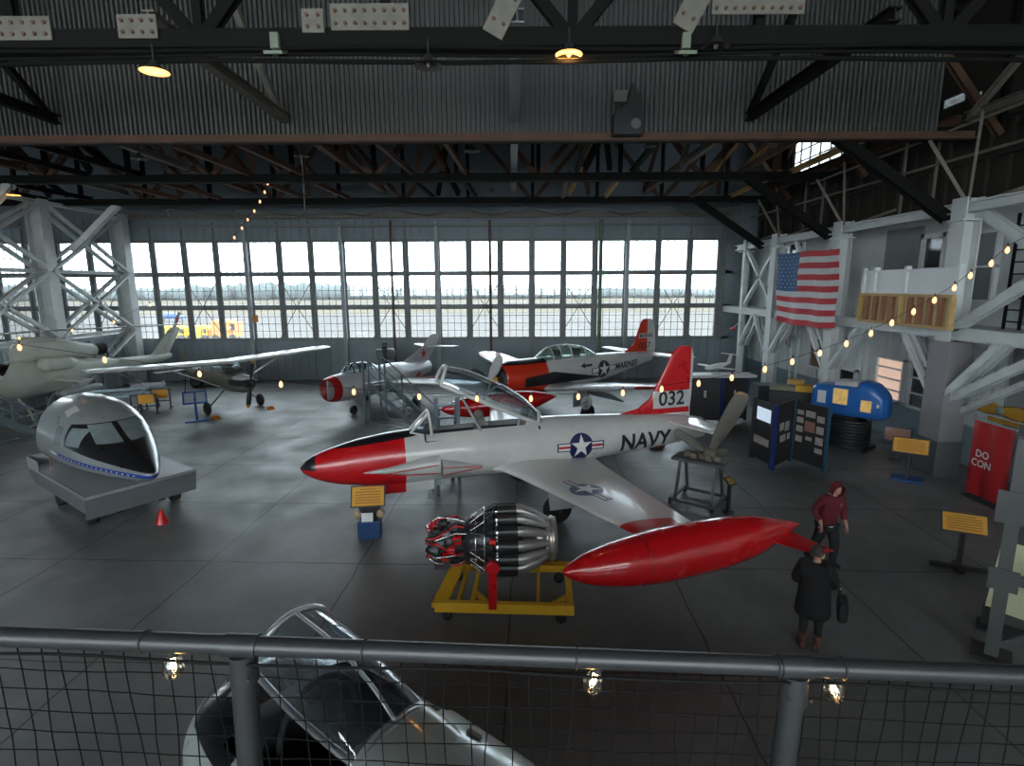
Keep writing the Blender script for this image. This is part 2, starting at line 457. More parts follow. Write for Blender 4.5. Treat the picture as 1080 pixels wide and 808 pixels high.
# cables and pipes slung under the nearest truss
w = MB()
for j, (dz, r) in enumerate(((-.06, .035), (-.16, .03), (-.25, .04))):
    w.path([(XL - 6 + i * 2, 10.5 + .02 * j, CZ + dz - .03 * math.sin(i * 1.3 + j)) for i in range(20)], r, 6)
S(w, 'trim_3', [M['rope']], 'bundle of dark conduits slung under the nearest roof truss')
for (px_, py_, wd, ht, rot) in ((25, 30, .95, .38, 0), (145, 28, .68, .38, 0), (330, 22, .38, .38, 0), (390, 18, 1.35, .42, 0), (532, 10, .38, .9, .5), (732, 6, .4, .8, .5), (800, 3, 1.6, .36, 0)):
    P = ay(px_, py_, 10.45); bolt_plate(P.x, 10.45, P.z, wd, ht, rot)
# longitudinal struts and sloping braces in the bays
for bi in range(1, 4):
    ya, yb = TY[bi], TY[bi + 1]
    for xi, xv in enumerate(NX):
        mi = M['bare_steel'] if (bi + xi) % 3 == 1 else (M['grey_steel'] if xi == 4 else M['rust_steel'] if bi > 1 else M['dark_steel'])
        w = MB().hbar((xv, ya, CZ + .55), (xv, yb - .25, CZ + .55), .24, .24, .03)
        w.hbar((xv - .06, yb - (.5 if bi == 1 else .3), CZ + .55), (xv - .06, yb - 5.0, CZ + 3.9), .16, .16, .03)
        S(w, 'strut_beam', [mi], 'steel strut running lengthwise between two roof trusses')
    if bi > 1:
        for xi in range(len(NX) - 1):
            for f in (.33, .66):
                xv = NX[xi] * (1 - f) + NX[xi + 1] * f
                w = MB().hbar((xv, ya, CZ + .3), (xv + .3, yb, CZ + .3), .15, .2, .03)
                w.hbar((xv, ya + .2, CZ + 3.8), (xv + (1.6 if f < .5 else -1.6), yb - .3, CZ + .4), .2, .2, .03)
                S(w, 'strut_beam', [M['dark_steel'] if (xi + bi) % 3 == 0 else M['wood'] if xi > 3 and f > .5 else M['rust_steel']], 'rust brown strut high in the roof bays')
# light lacing near the far wall
w = MB()
xv = -22.0
while xv < 12:
    w.bar((xv, 30.2, CZ - .1), (xv + 1.9, 33.6, CZ - .1), .1, .06); w.bar((xv + 3.8, 30.2, CZ - .1), (xv + 1.9, 33.6, CZ - .1), .1, .06); xv += 3.8
w.bb(XL, XR, 33.5, 33.7, CZ - .2, CZ + .05)
S(w, 'lacing_beam', [M['bare_steel']], 'pale zigzag lacing bars under the roof beside the far wall')
# knee braces from the columns to the trusses
def knee(p, q, mm, lab): S(MB().hbar(p, q, .3, .3, .035, up=(0, 1, 0)), 'brace_beam', [M[mm]], lab)
for ty in (10.7, 17.1, 23.3, 29.4):
    knee((XR, ty, 7.7), (XR - 3.6, ty, CZ + .1), 'dark_steel', 'dark knee brace from the right column line up to a roof truss')
    knee((XL + .1, ty - .0, 7.7), (XL + 2.7, ty, CZ), 'white_steel', 'pale knee brace from the left column line up to a roof truss')

# ------------------------------------------------------------------ left side: white X-braced column row
m_lw = M['white_steel']
LC = [(XL, 27.6), (XL, 33.2), (XL, 22.0), (XL, 16.4)]
for i, (xv, yv) in enumerate(LC):
    w = MB().hbar((xv, yv, 0), (xv, yv, 10), .6, .78, .05, up=(1, 0, 0)); w.bb(xv - .3, xv + .3, yv - .45, yv + .45, 0, .1)
    S(w, 'column_left', [m_lw], 'pale steel column on the left side, %s' % ['second from the far doors', 'beside the far doors', 'third from the far doors', 'fourth from the far doors'][i])
def xbay(xv, y0, y1, z0, z1):
    w = MB()
    for d in (-.32, .32):
        w.hbar((xv + d, y0, z0), (xv + d, y1, z1), .13, .2, .03, up=(1, 0, 0)); w.hbar((xv + d, y1, z0), (xv + d, y0, z1), .13, .2, .03, up=(1, 0, 0))
    S(w, 'brace_beam', [m_lw], 'white crossed bracing between two left columns')
for y0, y1 in ((27.6, 33.2), (22.0, 27.6), (16.4, 22.0)):
    xbay(XL, y0, y1, 3.3, 6.6); xbay(XL, y0, y1, 6.6, 9.9); xbay(XL, y0, y1, .2, 3.3)
    w = MB()
    for zv in (3.3, 6.6, 9.9): w.hbar((XL, y0, zv), (XL, y1, zv), .22, .18, .03)
    S(w, 'tie_beam', [m_lw], 'white tie beams joining two left columns')
# low ribbed panel wall behind the braces and the left hangar wall
w = MB(); w.bb(XL - .65, XL - .55, 23, 33.6, 0, 3.0)
for i in range(16): w.bb(XL - .55, XL - .42, 23.2 + i * .65, 23.3 + i * .65, 0, 3.0)
w.bb(XL - .6, XL - .4, 23, 33.6, 2.95, 3.1); w.bb(XL - .6, XL - .42, 23, 33.6, 1.7, 1.8)
S(w, 'wall_panel', [mat('pale blue grey panel', (.46, .52, .56), .6, var=.15)], 'pale ribbed panel wall behind the left bracing')
S(MB().bb(-41, -40.7, -14, YW, 0, 14.6), 'wall_left', [M['wall_metal']])
w = MB().bb(-41, 26, -14.2, -14, 12.8, 14.6).bb(-41, 26, -14.2, -14, 0, 4.4).bb(-41, -24, -14.2, -14, 4.4, 12.8).bb(12, 26, -14.2, -14, 4.4, 12.8)  # unseen wall; openings added and raised to light the wings from behind
for i in range(20): w.bb(-24 + i*1.9 - .12, -24 + i*1.9 + .12, -14.2, -14, 4.4, 12.8)
w.bb(-24, 12, -14.2, -14, 6.4, 6.6).bb(-24, 12, -14.2, -14, 8.5, 8.7).bb(-24, 12, -14.2, -14, 10.6, 10.8)
S(w, 'wall_rear', [M['wall_metal']], 'unseen rear hangar wall with high openings added to light the hall')
w = MB().bb(XR + 1.8, 26, -14, -13.8, 0, 14.6)
# ------------------------------------------------------------------ right side: white columns, annex front, upper wall
XW = 14.7
m_wl = mat('cream white boards', (.62, .64, .63), .6, var=.2, scale=1)
m_wn = mat('blue grey wainscot', (.19, .26, .29), .55, var=.2, scale=1)
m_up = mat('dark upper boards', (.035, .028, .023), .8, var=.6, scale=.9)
m_pane = mat('dark window pane', (.03, .035, .04), .1, var=.3, scale=1, spec=.8)
m_grey = mat('grey annex panel', (.22, .23, .24), .6, var=.25, scale=.7)
w = MB()
w.bb(XW, XW + .2, -14, YW, 0, 8.3)
yv = 6.0
while yv < YW:
    w.bb(XW - .04, XW, yv, yv + .07, 1.25, 4.2); yv += .42
S(w, 'wall_right', [m_wl], 'white board front of the annex along the right side')
w = MB().bb(XW - .06, XW, -14, YW, 0, 1.2); w.bb(XW - .1, XW, -14, YW, 1.2, 1.28)
S(w, 'baseboard_right', [m_wn])
w = MB().bb(XR - .1, XW, -14, YW, 4.15, 4.5)
S(w, 'floor_gallery', [m_wl], 'upper gallery floor along the right side')
# upper wall with a row of clerestory openings, broken panes let the sky in
XU = 14.9
w = MB(); ops = []
for xa_, xb_, ya_, yb_ in ((836, 900, 136, 172), (929, 950, 130, 139), (953, 962, 130, 134), (962, 978, 80, 92), (966, 985, 101, 111), (996, 1018, 101, 111), (1028, 1036, 97, 102)):
    p0, p1, p2_ = ax(xa_, (ya_ + yb_)/2, XU), ax(xb_, (ya_ + yb_)/2, XU), ax((xa_ + xb_)/2, ya_, XU); p3_ = ax((xa_ + xb_)/2, yb_, XU)
    ops.append((p1.y, p0.y, p3_.z, p2_.z))
ops.sort(); e = -14; keep_ = []
for a, b_, za_, zb_ in ops:
    a = max(a, e)
    if b_ - a < .1: continue
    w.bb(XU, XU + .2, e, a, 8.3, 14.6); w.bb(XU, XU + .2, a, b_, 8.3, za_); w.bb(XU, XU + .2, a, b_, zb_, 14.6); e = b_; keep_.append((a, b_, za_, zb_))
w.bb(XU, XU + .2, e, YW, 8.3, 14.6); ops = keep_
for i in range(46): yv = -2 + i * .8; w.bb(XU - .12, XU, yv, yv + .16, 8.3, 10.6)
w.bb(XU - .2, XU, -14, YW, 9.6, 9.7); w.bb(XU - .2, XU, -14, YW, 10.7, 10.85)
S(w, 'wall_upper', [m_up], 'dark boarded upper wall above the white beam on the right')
w = MB()
for a, b_, za_, zb_ in ops:
    n_ = max(1, round((b_ - a) / .9)); k_ = 3 if zb_ - za_ > .8 else 1
    for i in range(n_ + 1): yv = a + (b_ - a) * i / n_; w.bb(XU, XU + .08, yv - .025, yv + .025, za_, zb_)
    for i in range(k_ + 1): zv = za_ + (zb_ - za_) * i / k_; w.bb(XU, XU + .08, a, b_, zv - .025, zv + .025)
o = S(w, 'window_%d' % NWIN, [M['mullion']]); NWIN += 1
mb = MB()
for a, b_, za_, zb_ in ops: mb.bb(XU + .09, XU + .095, a, b_, za_, zb_)
mb.build('pane', [M['glass_window']], o)
# columns, beams
CY = [31.4, 27.7, 22.4, 16.4, 10.7]
lab = ['slim white post nearest the far doors', 'white column left of the flag', 'white column right of the flag', 'broad white column with a boxed grey foot', 'white column nearest the balcony']
for i, yv in enumerate(CY):
    wd = .28 if i == 0 else .55
    w = MB().hbar((XR, yv, 0), (XR, yv, 8.2), wd, .5 if i else .3, .04, up=(1, 0, 0))
    w.bb(XR - .35, XR + .35, yv - .3, yv + .3, 7.55, 7.6)
    S(w, 'column_right', [m_wl if i != 0 else M['white_steel']], lab[i] + ' on the right side')
# boxed foot of the broad column
w = MB(); yb = 16.4
w.bb(XR - .3, XR + .42, yb - .42, yb + .4, 1.1, 4.1, 0); w.bb(XR - .33, XR + .45, yb - .45, yb + .43, 0, 1.1, 1)
S(w, 'column_casing', [mat('pinkish grey board', (.24, .225, .235), .6, var=.12), mat('dark grey board', (.10, .105, .11), .6)], 'boxed grey casing round the foot of the broad right column')
w = MB()
w.hbar((XR, -4, 8.05), (XR, YW - 1.5, 7.85), .32, .3, .05)
w.hbar((XR, -4, 4.35), (XR, YW - 2.6, 4.35), .3, .36, .05)
S(w, 'beam_right', [M['white_steel']], 'long white beams tying the right columns at the gallery and the eaves')
ws = M['white_steel']
def brace(y0, z0, y1, z1, w_=.2, dx=0, lab='white slanting brace between right columns'):
    S(MB().hbar((XR + dx, y0, z0), (XR + dx, y1, z1), w_, .2, .035, up=(1, 0, 0)), 'brace_beam', [ws], lab)
brace(31.2, 7.6, 27.8, 4.7, .16); brace(31.2, 4.7, 27.8, 7.6, .16)
brace(27.4, 7.6, 26.3, 6.0, .2); brace(22.8, 7.6, 24.3, 6.0, .2); brace(26.0, 7.8, 25.4, 6.8, .14)
for cy, L, R in ((31.4, 0, 1), (27.7, 1, 1), (22.4, 1, 1), (16.4, 1, 1)):
    for dx in (-.18, .18):
        if L: brace(cy + .2, 2.4, cy + 1.7, 4.2, .14, dx)
        if R: brace(cy - .2, 2.4, cy - 1.9, 4.2, .14, dx)
brace(16.2, 4.5, 10.9, 7.8, .28); brace(10.9, 4.5, 16.2, 7.8, .28, .3)
brace(16.1, 2.4, 12.6, 4.5, .24); brace(16.1, 2.0, 12.0, 4.5, .16, .35)
# short dark uprights above the eaves beam
w = MB()
for yv in (31.4, 27.7, 22.4, 16.4):
    w.bar((XR, yv, 8.0), (XR - .9, yv + .6, 9.9), .09, .09); w.bar((XR, yv, 8.0), (XR - .9, yv - 1.2, 10.2), .07, .07); w.bar((XR + 1.7, yv - .4, 8.6), (XR, yv - .4, 8.0), .1, .1)
for yv in (12, 14, 18.5, 20, 25, 26.5): w.bar((XR + .5, yv, 8.1), (XR + .5, yv, 10.6), .07, .07)
w.bar((XR + .4, 8, 9.5), (XR + .4, 32, 9.5), .07, .07); w.bar((XR - .6, 11, 10.2), (XR - .6, 24, 9.9), .06, .06)
S(w, 'strut_beam', [M['bare_steel']], 'thin slanting struts above the right eaves beam')

# annex doors and windows: frames and panes
def annex_window(y0, y1, z0, z1, nx, nz, pm=None, lab=None, fr=.09, base='window'):
    global NWIN, NDOOR
    w = MB(); X = XW - .1
    for a, b_, c, d in ((y0, y0 + fr, z0, z1), (y1 - fr, y1, z0, z1), (y0, y1, z0, z0 + fr), (y0, y1, z1 - fr, z1)): w.bb(X - .05, X + .1, a, b_, c, d)
    for i in range(1, nx): yy_ = y0 + (y1 - y0) * i / nx; w.bb(X - .03, X + .1, yy_ - .03, yy_ + .03, z0, z1)
    for i in range(1, nz): zz = z0 + (z1 - z0) * i / nz; w.bb(X - .03, X + .1, y0, y1, zz - .03, zz + .03)
    if base == 'window': nm = 'window_%d' % NWIN; NWIN += 1
    else: nm = 'door_%d' % NDOOR; NDOOR += 1
    o = S(w, nm, [M['white_paint']], lab)
    MB().bb(X + .04, X + .06, y0 + .02, y1 - .02, z0 + .02, z1 - .02).build('pane', [pm or m_pane], o)
    return o
NDOOR = 1
def pt(x, y): P = ax(x, y, XW - .1); return P.y, P.z
m_lit = mat('lit room behind blinds', (.7, .6, .5), .6, emit=((1, .66, .5), .3))
m_warm = mat('brown room seen through glass', (.22, .13, .07), .3, var=.6, scale=2)
annex_window(28.2, 30.9, 6.6, 7.9, 4, 2)
annex_window(28.9, 30.3, 2.5, 3.6, 3, 2, m_warm)
annex_window(24.6, 26.8, 1.8, 3.3, 2, 2, m_warm, 'white framed double window with brown panes below the flag')
annex_window(18.95, 20.1, 5.1, 7.5, 1, 2, None, 'white glazed door with two black panes above the timber balcony', .16, 'door')
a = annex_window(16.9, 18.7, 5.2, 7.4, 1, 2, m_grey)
annex_window(20.2, 21.8, 1.35, 3.0, 1, 4, m_lit, 'window with a bright room behind it right of the blue trainer')
annex_window(18.2, 19.9, 1.3, 3.0, 2, 3, m_pane)
annex_window(27.9, 28.6, .1, 3.2, 1, 1, mat('pale blue door', (.42, .52, .56), .5), 'pale blue annex door near the far corner', .08, 'door')
annex_window(23.0, 24.3, .1, 2.2, 1, 1, m_pane, 'dark glazed annex doorway under a white lintel', .12, 'door')
annex_window(12.2, 14.2, .1, 2.7, 1, 1, m_grey, 'grey annex door behind the red banner', .12, 'door')
S(MB().bb(XW - .12, XW, 20.2, 22.0, 4.6, 7.8).bb(XW - .12, XW, 12.0, 15.9, 4.6, 6.2).bb(XW - .09, XW, 4.0, 15.9, 1.28, 4.15), 'wall_grey', [m_grey])  # flat grey panels over parts of the white annex front
# steel ladder fixed beside the broad column
o = empty('steel_ladder', (XR + .95, 15.5, 4.5), 0, 'dark steel ladder fixed to the wall right of the broad column', 'ladder')
for d in (-.25, .25): MB().bb(-.03, .03, d - .03, d + .03, 0, 3.2).build('rail', [M['dark_steel']], o)
for i in range(9): MB().bb(-.02, .02, -.25, .25, .2 + i * .33, .24 + i * .33).build('rung', [M['dark_steel']], o)

# ------------------------------------------------------------------ national flag hung between two columns
fx = XR - .42
A, B, C_, D = (ax(821, 268, fx), ax(888, 262, fx), ax(880, 346, fx), ax(821, 338, fx))
NU, NV = 40, 52
def fp(u, v, lift=0):
    top = A.lerp(B, u); bot = D.lerp(C_, u); p = top.lerp(bot, v)
    p.z -= .10 * sin(PI * u) * v + .02 * sin(9 * u)
    p.x += -.05 * sin(u * 16 + v * 2) * (.4 + v) + .03 * sin(v * 9 + u * 4) - .05 - lift
    return p
vs = [fp(i / NU, j / NV) for j in range(NV + 1) for i in range(NU + 1)]; mb = MB(); fsr, fsw, fsb = [], [], []
for j in range(NV):
    for i in range(NU):
        f = (j * (NU + 1) + i, j * (NU + 1) + i + 1, (j + 1) * (NU + 1) + i + 1, (j + 1) * (NU + 1) + i)
        st = j // 4
        (fsb if i < NU * .4 and st < 7 else (fsr if st % 2 == 0 else fsw)).append(f)
o2 = len(mb.v)
mb.add(vs, fsr, 0, True); mb.add(vs, fsw, 1, True); mb.add(vs, fsb, 2, True)
for r in range(9):
    for c in range(6 if r % 2 == 0 else 5):
        u = (.4 / 12) * (1 + 2 * c + (r % 2)); v = (7 / 13 / 10) * (r + 1)
        pts = star2d(1)
        mb.add([fp(u + .013 * px_, v - .014 * py_, .015) for px_, py_ in pts], [tuple(range(10))], 1)
fl = mb.build('hanging_flag', [mat('red flag cloth', rgb(196, 52, 62), .8, var=.2), mat('white flag cloth', (.66, .66, .66), .8, var=.15), mat('blue flag cloth', rgb(48, 92, 140), .8, var=.2)])
tag(fl, 'large stars and stripes flag hung between two white columns on the right', 'flag')

# ------------------------------------------------------------------ timber balcony front
bx = XR - .45
P0, P1 = ax(905, 335, bx), ax(1001, 345, bx)
y0, y1 = P1.y, P0.y; zb = 4.45; zt = zb + 1.02
o = empty('balcony_parapet', (bx, y1, zb), 0, 'unpainted timber stud parapet with white railing above, on the right gallery', 'balcony')
L = y1 - y0
def pb(name, boxes, mm): 
    q = MB()
    for b_ in boxes: q.bb(*b_)
    return q.build(name, [mm], o)
pb('backing_board', [(.09, .12, -L, 0, 0, 1.02)], mat('pale plywood', (.74, .62, .34), .7, var=.2))
pb('sill_plate', [(-.02, .09, -L, 0, 0, .09), (-.02, .09, -L, 0, .93, 1.02)], M['wood'])
m_stud = mat('reddish stud', (.30, .13, .07), .7, var=.25, scale=5)
for i in range(11): pb('stud', [(-.06, .09, -L * i / 10 - .04 if i else -.08, -L * i / 10 + .04 if i < 10 else -L + .08, .09, .93)], m_stud if i % 5 else M['wood'])
pb('white_panel', [(.12, .15, -L, 0, 1.05, 1.72)], M['white_paint'])
pb('top_rail', [(.05, .2, -L, 0, 1.72, 1.80), (.05, .2, -L, 0, 1.02, 1.07)], M['white_paint'])
for f in (0, .14, .5, 1): pb('white_post', [(.04, .2, -L * f - .06, -L * f + .06, 1.02, 1.9)], M['white_paint'])
# ------------------------------------------------------------------ the red-nosed navy jet
def cut(mb, fn):
    keep = [i for i, f in enumerate(mb.f) if not fn(sum((V(mb.v[k]) for k in f), V()) / len(f))]
    mb.f = [mb.f[i] for i in keep]; mb.m = [mb.m[i] for i in keep]; mb.s = [mb.s[i] for i in keep]; return mb
RED = rgb(190, 20, 27); BLK = (.012, .012, .014); WHT = (.53, .53, .51); NAVYB = rgb(22, 28, 74)
m_ins = [mat('insignia navy', NAVYB, .4), mat('insignia white', (.70, .70, .68), .4), mat('insignia red', rgb(170, 30, 40), .4)]
m_letter = mat('black lettering', (.014, .014, .015), .45)
m_tyre = M['black']; m_dark = mat('dark cockpit interior', (.02, .022, .026), .6); m_seat = mat('grey seat padding', (.16, .155, .14), .7, var=.3)
G_can = glass('canopy perspex', (.80, .88, .93), .13, .05, .12)
jet = empty('jet_trainer', (-5.09, 12.64, 0), math.radians(16.3), 'white navy jet trainer with bright red nose, raised canopy and red wingtip tanks', 'airplane')
m_fus = mat('jet fuselage paint', WHT, .32, var=.1, coat=.5, zones=[
    (RED, [(-1, 0, 0, -2.45)]), (BLK, [(-1, 0, 0, -3.1), (-.115, 0, 1, 1.86), (1, 0, 0, .75)]), (BLK, [(-1, 0, 0, -.36), (0, 0, 1, 1.49)])])
st = [(0,1.5,.02,.02,.02,2),(.06,1.5,.12,.12,.12,2),(.3,1.5,.28,.28,.27,2),(.8,1.51,.43,.45,.46,2),(1.4,1.53,.54,.58,.58,2.05),(2.4,1.56,.63,.68,.68,2.1),(3.3,1.58,.67,.70,.66,2.15),(5,1.6,.69,.72,.68,2.15),(6.5,1.62,.68,.70,.64,2.1),(8,1.64,.60,.62,.55,2),(9.4,1.66,.50,.52,.46,2),(10.4,1.66,.38,.42,.36,2),(11.1,1.66,.28,.3,.28,2)]
fm = MB().loft(st, 90, 48); t33_bvh = fm.bvh()
cut_idx(fm, 48, lambda x, i: 3.0 < x < 5.85 and 8 <= i < 16)
fus = fm.build('fuselage', [m_fus], jet)
MB().lathe([(11.0, .27), (11.16, .25), (11.16, .2), (10.7, .18)], 20, org=(0, 0, 1.66)).build('tail_pipe', [M['dark_steel']], jet)
tub = MB(); tub.bb(2.95, 5.9, -.5, .5, 1.45, 1.5)
for s in (-1, 1): tub.bb(2.95, 5.9, s*.5 - .02, s*.5 + .02, 1.45, 2.05)
tub.bb(2.93, 2.97, -.5, .5, 1.45, 2.2); tub.bb(5.88, 5.92, -.5, .5, 1.45, 2.2); tub.bb(4.35, 4.4, -.45, .45, 1.5, 2.15)
tub.build('cockpit_tub', [m_dark], jet)
for ix, iw in ((3.05, .35), (4.4, .3)): MB().bb(ix, ix + .22, -iw, iw, 2.0, 2.29).build('instrument_panel', [m_dark], jet)
for sx in (3.95, 5.2):
    q = MB(); q.bb(sx - .1, sx + .42, -.26, .26, 1.5, 1.75); q.box((sx + .42, 0, 2.0), (.16, .5, .9), 0, Matrix.Rotation(.2, 3, 'Y'))
    s_ = q.build('ejection_seat', [m_seat], jet, bevel=.04)
    MB().ball((sx + .45, 0, 2.5), (.12, .19, .14)).build('headrest', [m_seat], s_)
# windscreen
a, b_, c_, d = V((2.62, 0, 2.24)), V((3.12, 0, 2.72)), V((3.1, -.44, 2.12)), V((3.1, .44, 2.12))
ws = MB()
for p, q in ((V((2.62,-.2,2.21)), V((3.08,-.2,2.68))), (V((2.62,.2,2.21)), V((3.08,.2,2.68))), (V((3.08,-.2,2.68)), V((3.12,-.45,2.14))), (V((3.08,.2,2.68)), V((3.12,.45,2.14))), (V((3.08,-.2,2.68)), V((3.08,.2,2.68))), (V((2.62,-.2,2.21)), V((3.12,-.45,2.14))), (V((2.62,.2,2.21)), V((3.12,.45,2.14)))): ws.tube(p, q, .035, n=8)
wso = ws.build('windscreen_frame', [mat('frame white', WHT, .35)], jet)
gl = MB(); gl.poly([(2.62,-.2,2.21), (3.08,-.2,2.68), (3.08,.2,2.68), (2.62,.2,2.21)])
for s in (-1, 1): gl.poly([(2.62,s*.2,2.21), (3.12,s*.45,2.14), (3.08,s*.2,2.68)])
gl.build('windscreen_glass', [G_can], wso)
# raised clamshell canopy, hinged behind the rear seat
cn = empty('canopy', (5.95, 0, 2.22), 0); cn.parent = jet; cn.rotation_euler = (0, math.radians(25), 0)
def hoop(x, w_, h, n=18): return [V((x, w_ * cos(PI * i / n), h * sin(PI * i / n))) for i in range(n + 1)]
prof = resample([(-2.85, .40, .44), (-2.2, .45, .55), (-1.4, .46, .56), (-.6, .42, .46), (.05, .30, .22)], 24)
vs = []; fs = []; R_ = [hoop(*p) for p in prof]
for r_ in R_: vs += r_
n = 19
for j in range(len(R_) - 1):
    for i in range(n - 1): fs.append((j*n+i, j*n+i+1, (j+1)*n+i+1, (j+1)*n+i))
MB().add(vs, fs, 0, True).build('canopy_glass', [G_can], cn)
fr = MB()
for s in (0, -1): fr.path([r_[s] for r_ in R_], .055, 8)
fr.path(R_[0], .045, 8); fr.path(R_[-3], .05, 8); fr.path([V((.0, y, .0)) for y in (-.3, 0, .3)], .09, 8)
fr.path([r_[9] + V((0, 0, .005)) for r_ in R_], .014, 6)
fr.build('canopy_frame', [mat('canopy frame white', WHT, .35)], cn)
MB().lathe([(-.35, .30), (.0, .3), (.9, .02)], 20, org=(0, 0, -.1)).build('canopy_fairing', [mat('fairing white', WHT, .35)], cn)
MB().tube((4.4, -.4, 2.1), (3.9, -.4, 3.05), .03).build('canopy_strut', [M['grey_steel']], jet)
# wings
m_wing = mat('jet wing paint', (.68,.67,.65), .33, var=.06, coat=.25, zones=[(RED, [(0, -1, 0, 4.95), (-1, 0, 0, -7.0)]), (RED, [(0, 1, 0, 4.95)])])  # near tip's rear edge stays white, its highlight put into the colour
LEt, CHt = 6.1, 1.2
for s in (-1, 1):
    wb = MB().wing([(4.3, s*.3, 1.2, 3.2, .30), (4.8, s*.72, 1.21, 2.65, .34), (5.02, s*1.4, 1.25, 2.35, .30), (LEt, s*5.65, 1.42, CHt, .13)], 18)
    wo = wb.build('wing', [m_wing], jet)
    if s < 0:
        wbv = wb.bvh(); MB.build(decal([(g, i) for g, i in roundel(.34)], (6.05, -3.15, 2.0), (-.28, .96, 0), (-.96, -.28, 0), wbv, .12, .004, (0, 0, -1)), 'wing_insignia', [mat('faded blue', rgb(84, 104, 136), .4), m_ins[1], mat('faded red', rgb(170, 130, 130), .4)], wo)
        wo['label'] = 'near wing, with faded star insignia'
    tk = MB().loft([(4.35,1.33,.02,.02,.02,2),(4.45,1.33,.11,.11,.11,2),(4.8,1.33,.26,.26,.26,2),(5.5,1.34,.39,.39,.39,2),(6.2,1.37,.44,.44,.44,2),(7.0,1.41,.43,.43,.43,2),(7.8,1.46,.36,.36,.36,2),(8.4,1.51,.20,.20,.20,2),(8.88,1.55,.02,.02,.02,2)], 50, 32, yc=s*6.08)
    tko = tk.build('tip_tank', [mat('tip tank red', RED, .25, var=.06, coat=.8)], jet)
    MB().wing([(7.95, s*6.2, 1.46, .75, .06), (8.5, s*6.85, 1.40, .4, .03)], 10).build('tank_fin', [M['red_paint']], tko)
    MB().lathe([(5.69, .409), (5.70, .412), (5.71, .415)], 32, org=(0, s*6.08, 1.355)).build('tank_seam', [mat('tank seam', rgb(120, 14, 18), .4)], tko)
# air intake cheeks
for s in (-1, 1):
    q = MB().loft([(1.45,1.42,.01,.01,.01,2),(2.2,1.43,.12,.12,.11,2.2),(3.0,1.44,.24,.28,.22,2.4),(3.25,1.44,.26,.29,.23,2.4)], 20, 24, yc=s*.58)
    q.loft([(3.3,1.38,.24,.24,.2,2.4),(3.8,1.36,.14,.15,.12,2),(4.35,1.33,.02,.02,.02,2)], 14, 24, yc=s*.66)
    q.tube((1.9, s*.72, 1.38), (3.2, s*.84, 1.53), .012, n=6, mi=1); q.tube((2.0, s*.73, 1.33), (3.2, s*.85, 1.33), .012, n=6, mi=1)
    q.tube((3.3, s*.9, 1.46), (4.3, s*.69, 1.35), .012, n=6, mi=1); q.tube((3.3, s*.9, 1.28), (4.3, s*.69, 1.32), .012, n=6, mi=1)
    q.build('air_intake', [mat('intake grey', (.42, .44, .42), .35, coat=.4), M['red_paint']], jet)
# fin, tailplane
m_fin = mat('jet fin paint', RED, .3, coat=.5, zones=[(WHT, [(0, 0, 1, 2.32), (0, 0, -1, -2.82), (1, 0, 0, 9.45)]), (WHT, [(1, 0, 0, 10.65)]), (WHT, [(0, 0, -1, -2.16)])])
fb = MB().wing([(7.0, 0, 2.02, 3.7, .10, 'z'), (8.3, 0, 2.2, 2.4, .12, 'z'), (9.0, 0, 2.36, 1.7, .12, 'z'), (9.36, 0, 2.62, 1.36, .12, 'z'), (9.68, 0, 3.2, 1.05, .10, 'z'), (9.98, 0, 3.8, .75, .08, 'z'), (10.1, 0, 4.0, .58, .06, 'z'), (10.28, 0, 4.09, .3, .03, 'z')], 16)
fo = fb.build('tail_fin', [m_fin], jet)
decal([(text2d('032', .58, .012), 0)], (10.05, -1, 2.58), (1, 0, 0), (0, 0, 1), fb.bvh(), .1, .006, (0, 1, 0)).build('fin_number', [m_letter], fo)
for s in (-1, 1):
    MB().wing([(9.7, s*.2, 1.98, 1.15, .14), (10.15, s*1.75, 2.0, .6, .08)], 12).build('tailplane', [mat('tailplane white', (.7, .7, .69), .3, coat=.4)], jet)
# graphics on the near side
decal([(g, i) for g, i in roundel(.32)], (7.0, -2, 1.95), (1, 0, 0), (0, .25, 1), t33_bvh, .07, .004, (0, 1, -.25)).build('fuselage_insignia', m_ins, jet)
decal([(text2d('NAVY', .60, .018), 0)], (9.0, -2, 1.84), (1, 0, .02), (0, .2, 1), t33_bvh, .07, .005, (0, 1, -.2)).build('fuselage_lettering', [m_letter], jet)
# landing gear and doors
q = MB().bb(1.45, 2.45, -.36, -.33, .76, 1.05, 0).bb(2.45, 3.15, -.36, -.33, .76, 1.05, 1); q.bb(1.45, 2.45, .33, .36, .76, 1.05, 0)
q.build('nose_gear_door', [M['red_paint'], mat('door white', WHT, .4)], jet)
def gear(name, par, x, y, ztop, r, wd, rake=0):
    g = MB().tube((x, y, ztop), (x + rake, y, r), .05).bar((x + rake, y - wd, r), (x + rake, y + wd, r), .05).build(name, [M['chrome']], par)
    MB().lathe([(-wd/2, r*.55), (-wd/2, r*.9), (-wd*.3, r), (wd*.3, r), (wd/2, r*.9), (wd/2, r*.55)], 22, org=(x + rake, y, r), axis='y', caps=True).build('wheel', [m_tyre], g)
gear('nose_gear', jet, 1.55, 0, 1.1, .27, .16)
for s in (-1, 1):
    gear('main_gear', jet, 6.0, s*1.55, 1.2, .36, .2)
    MB().box((6.0, s*1.95, .85), (.75, .03, .62), 0, Matrix.Rotation(s*.35, 3, 'X')).build('gear_door', [mat('door white', WHT, .4)], jet)
MB().bb(2.9, 3.6, -.25, .25, .8, .95).bb(3.0, 3.1, -.2, -.15, .45, .9).build('belly_fairing', [M['grey_steel']], jet)
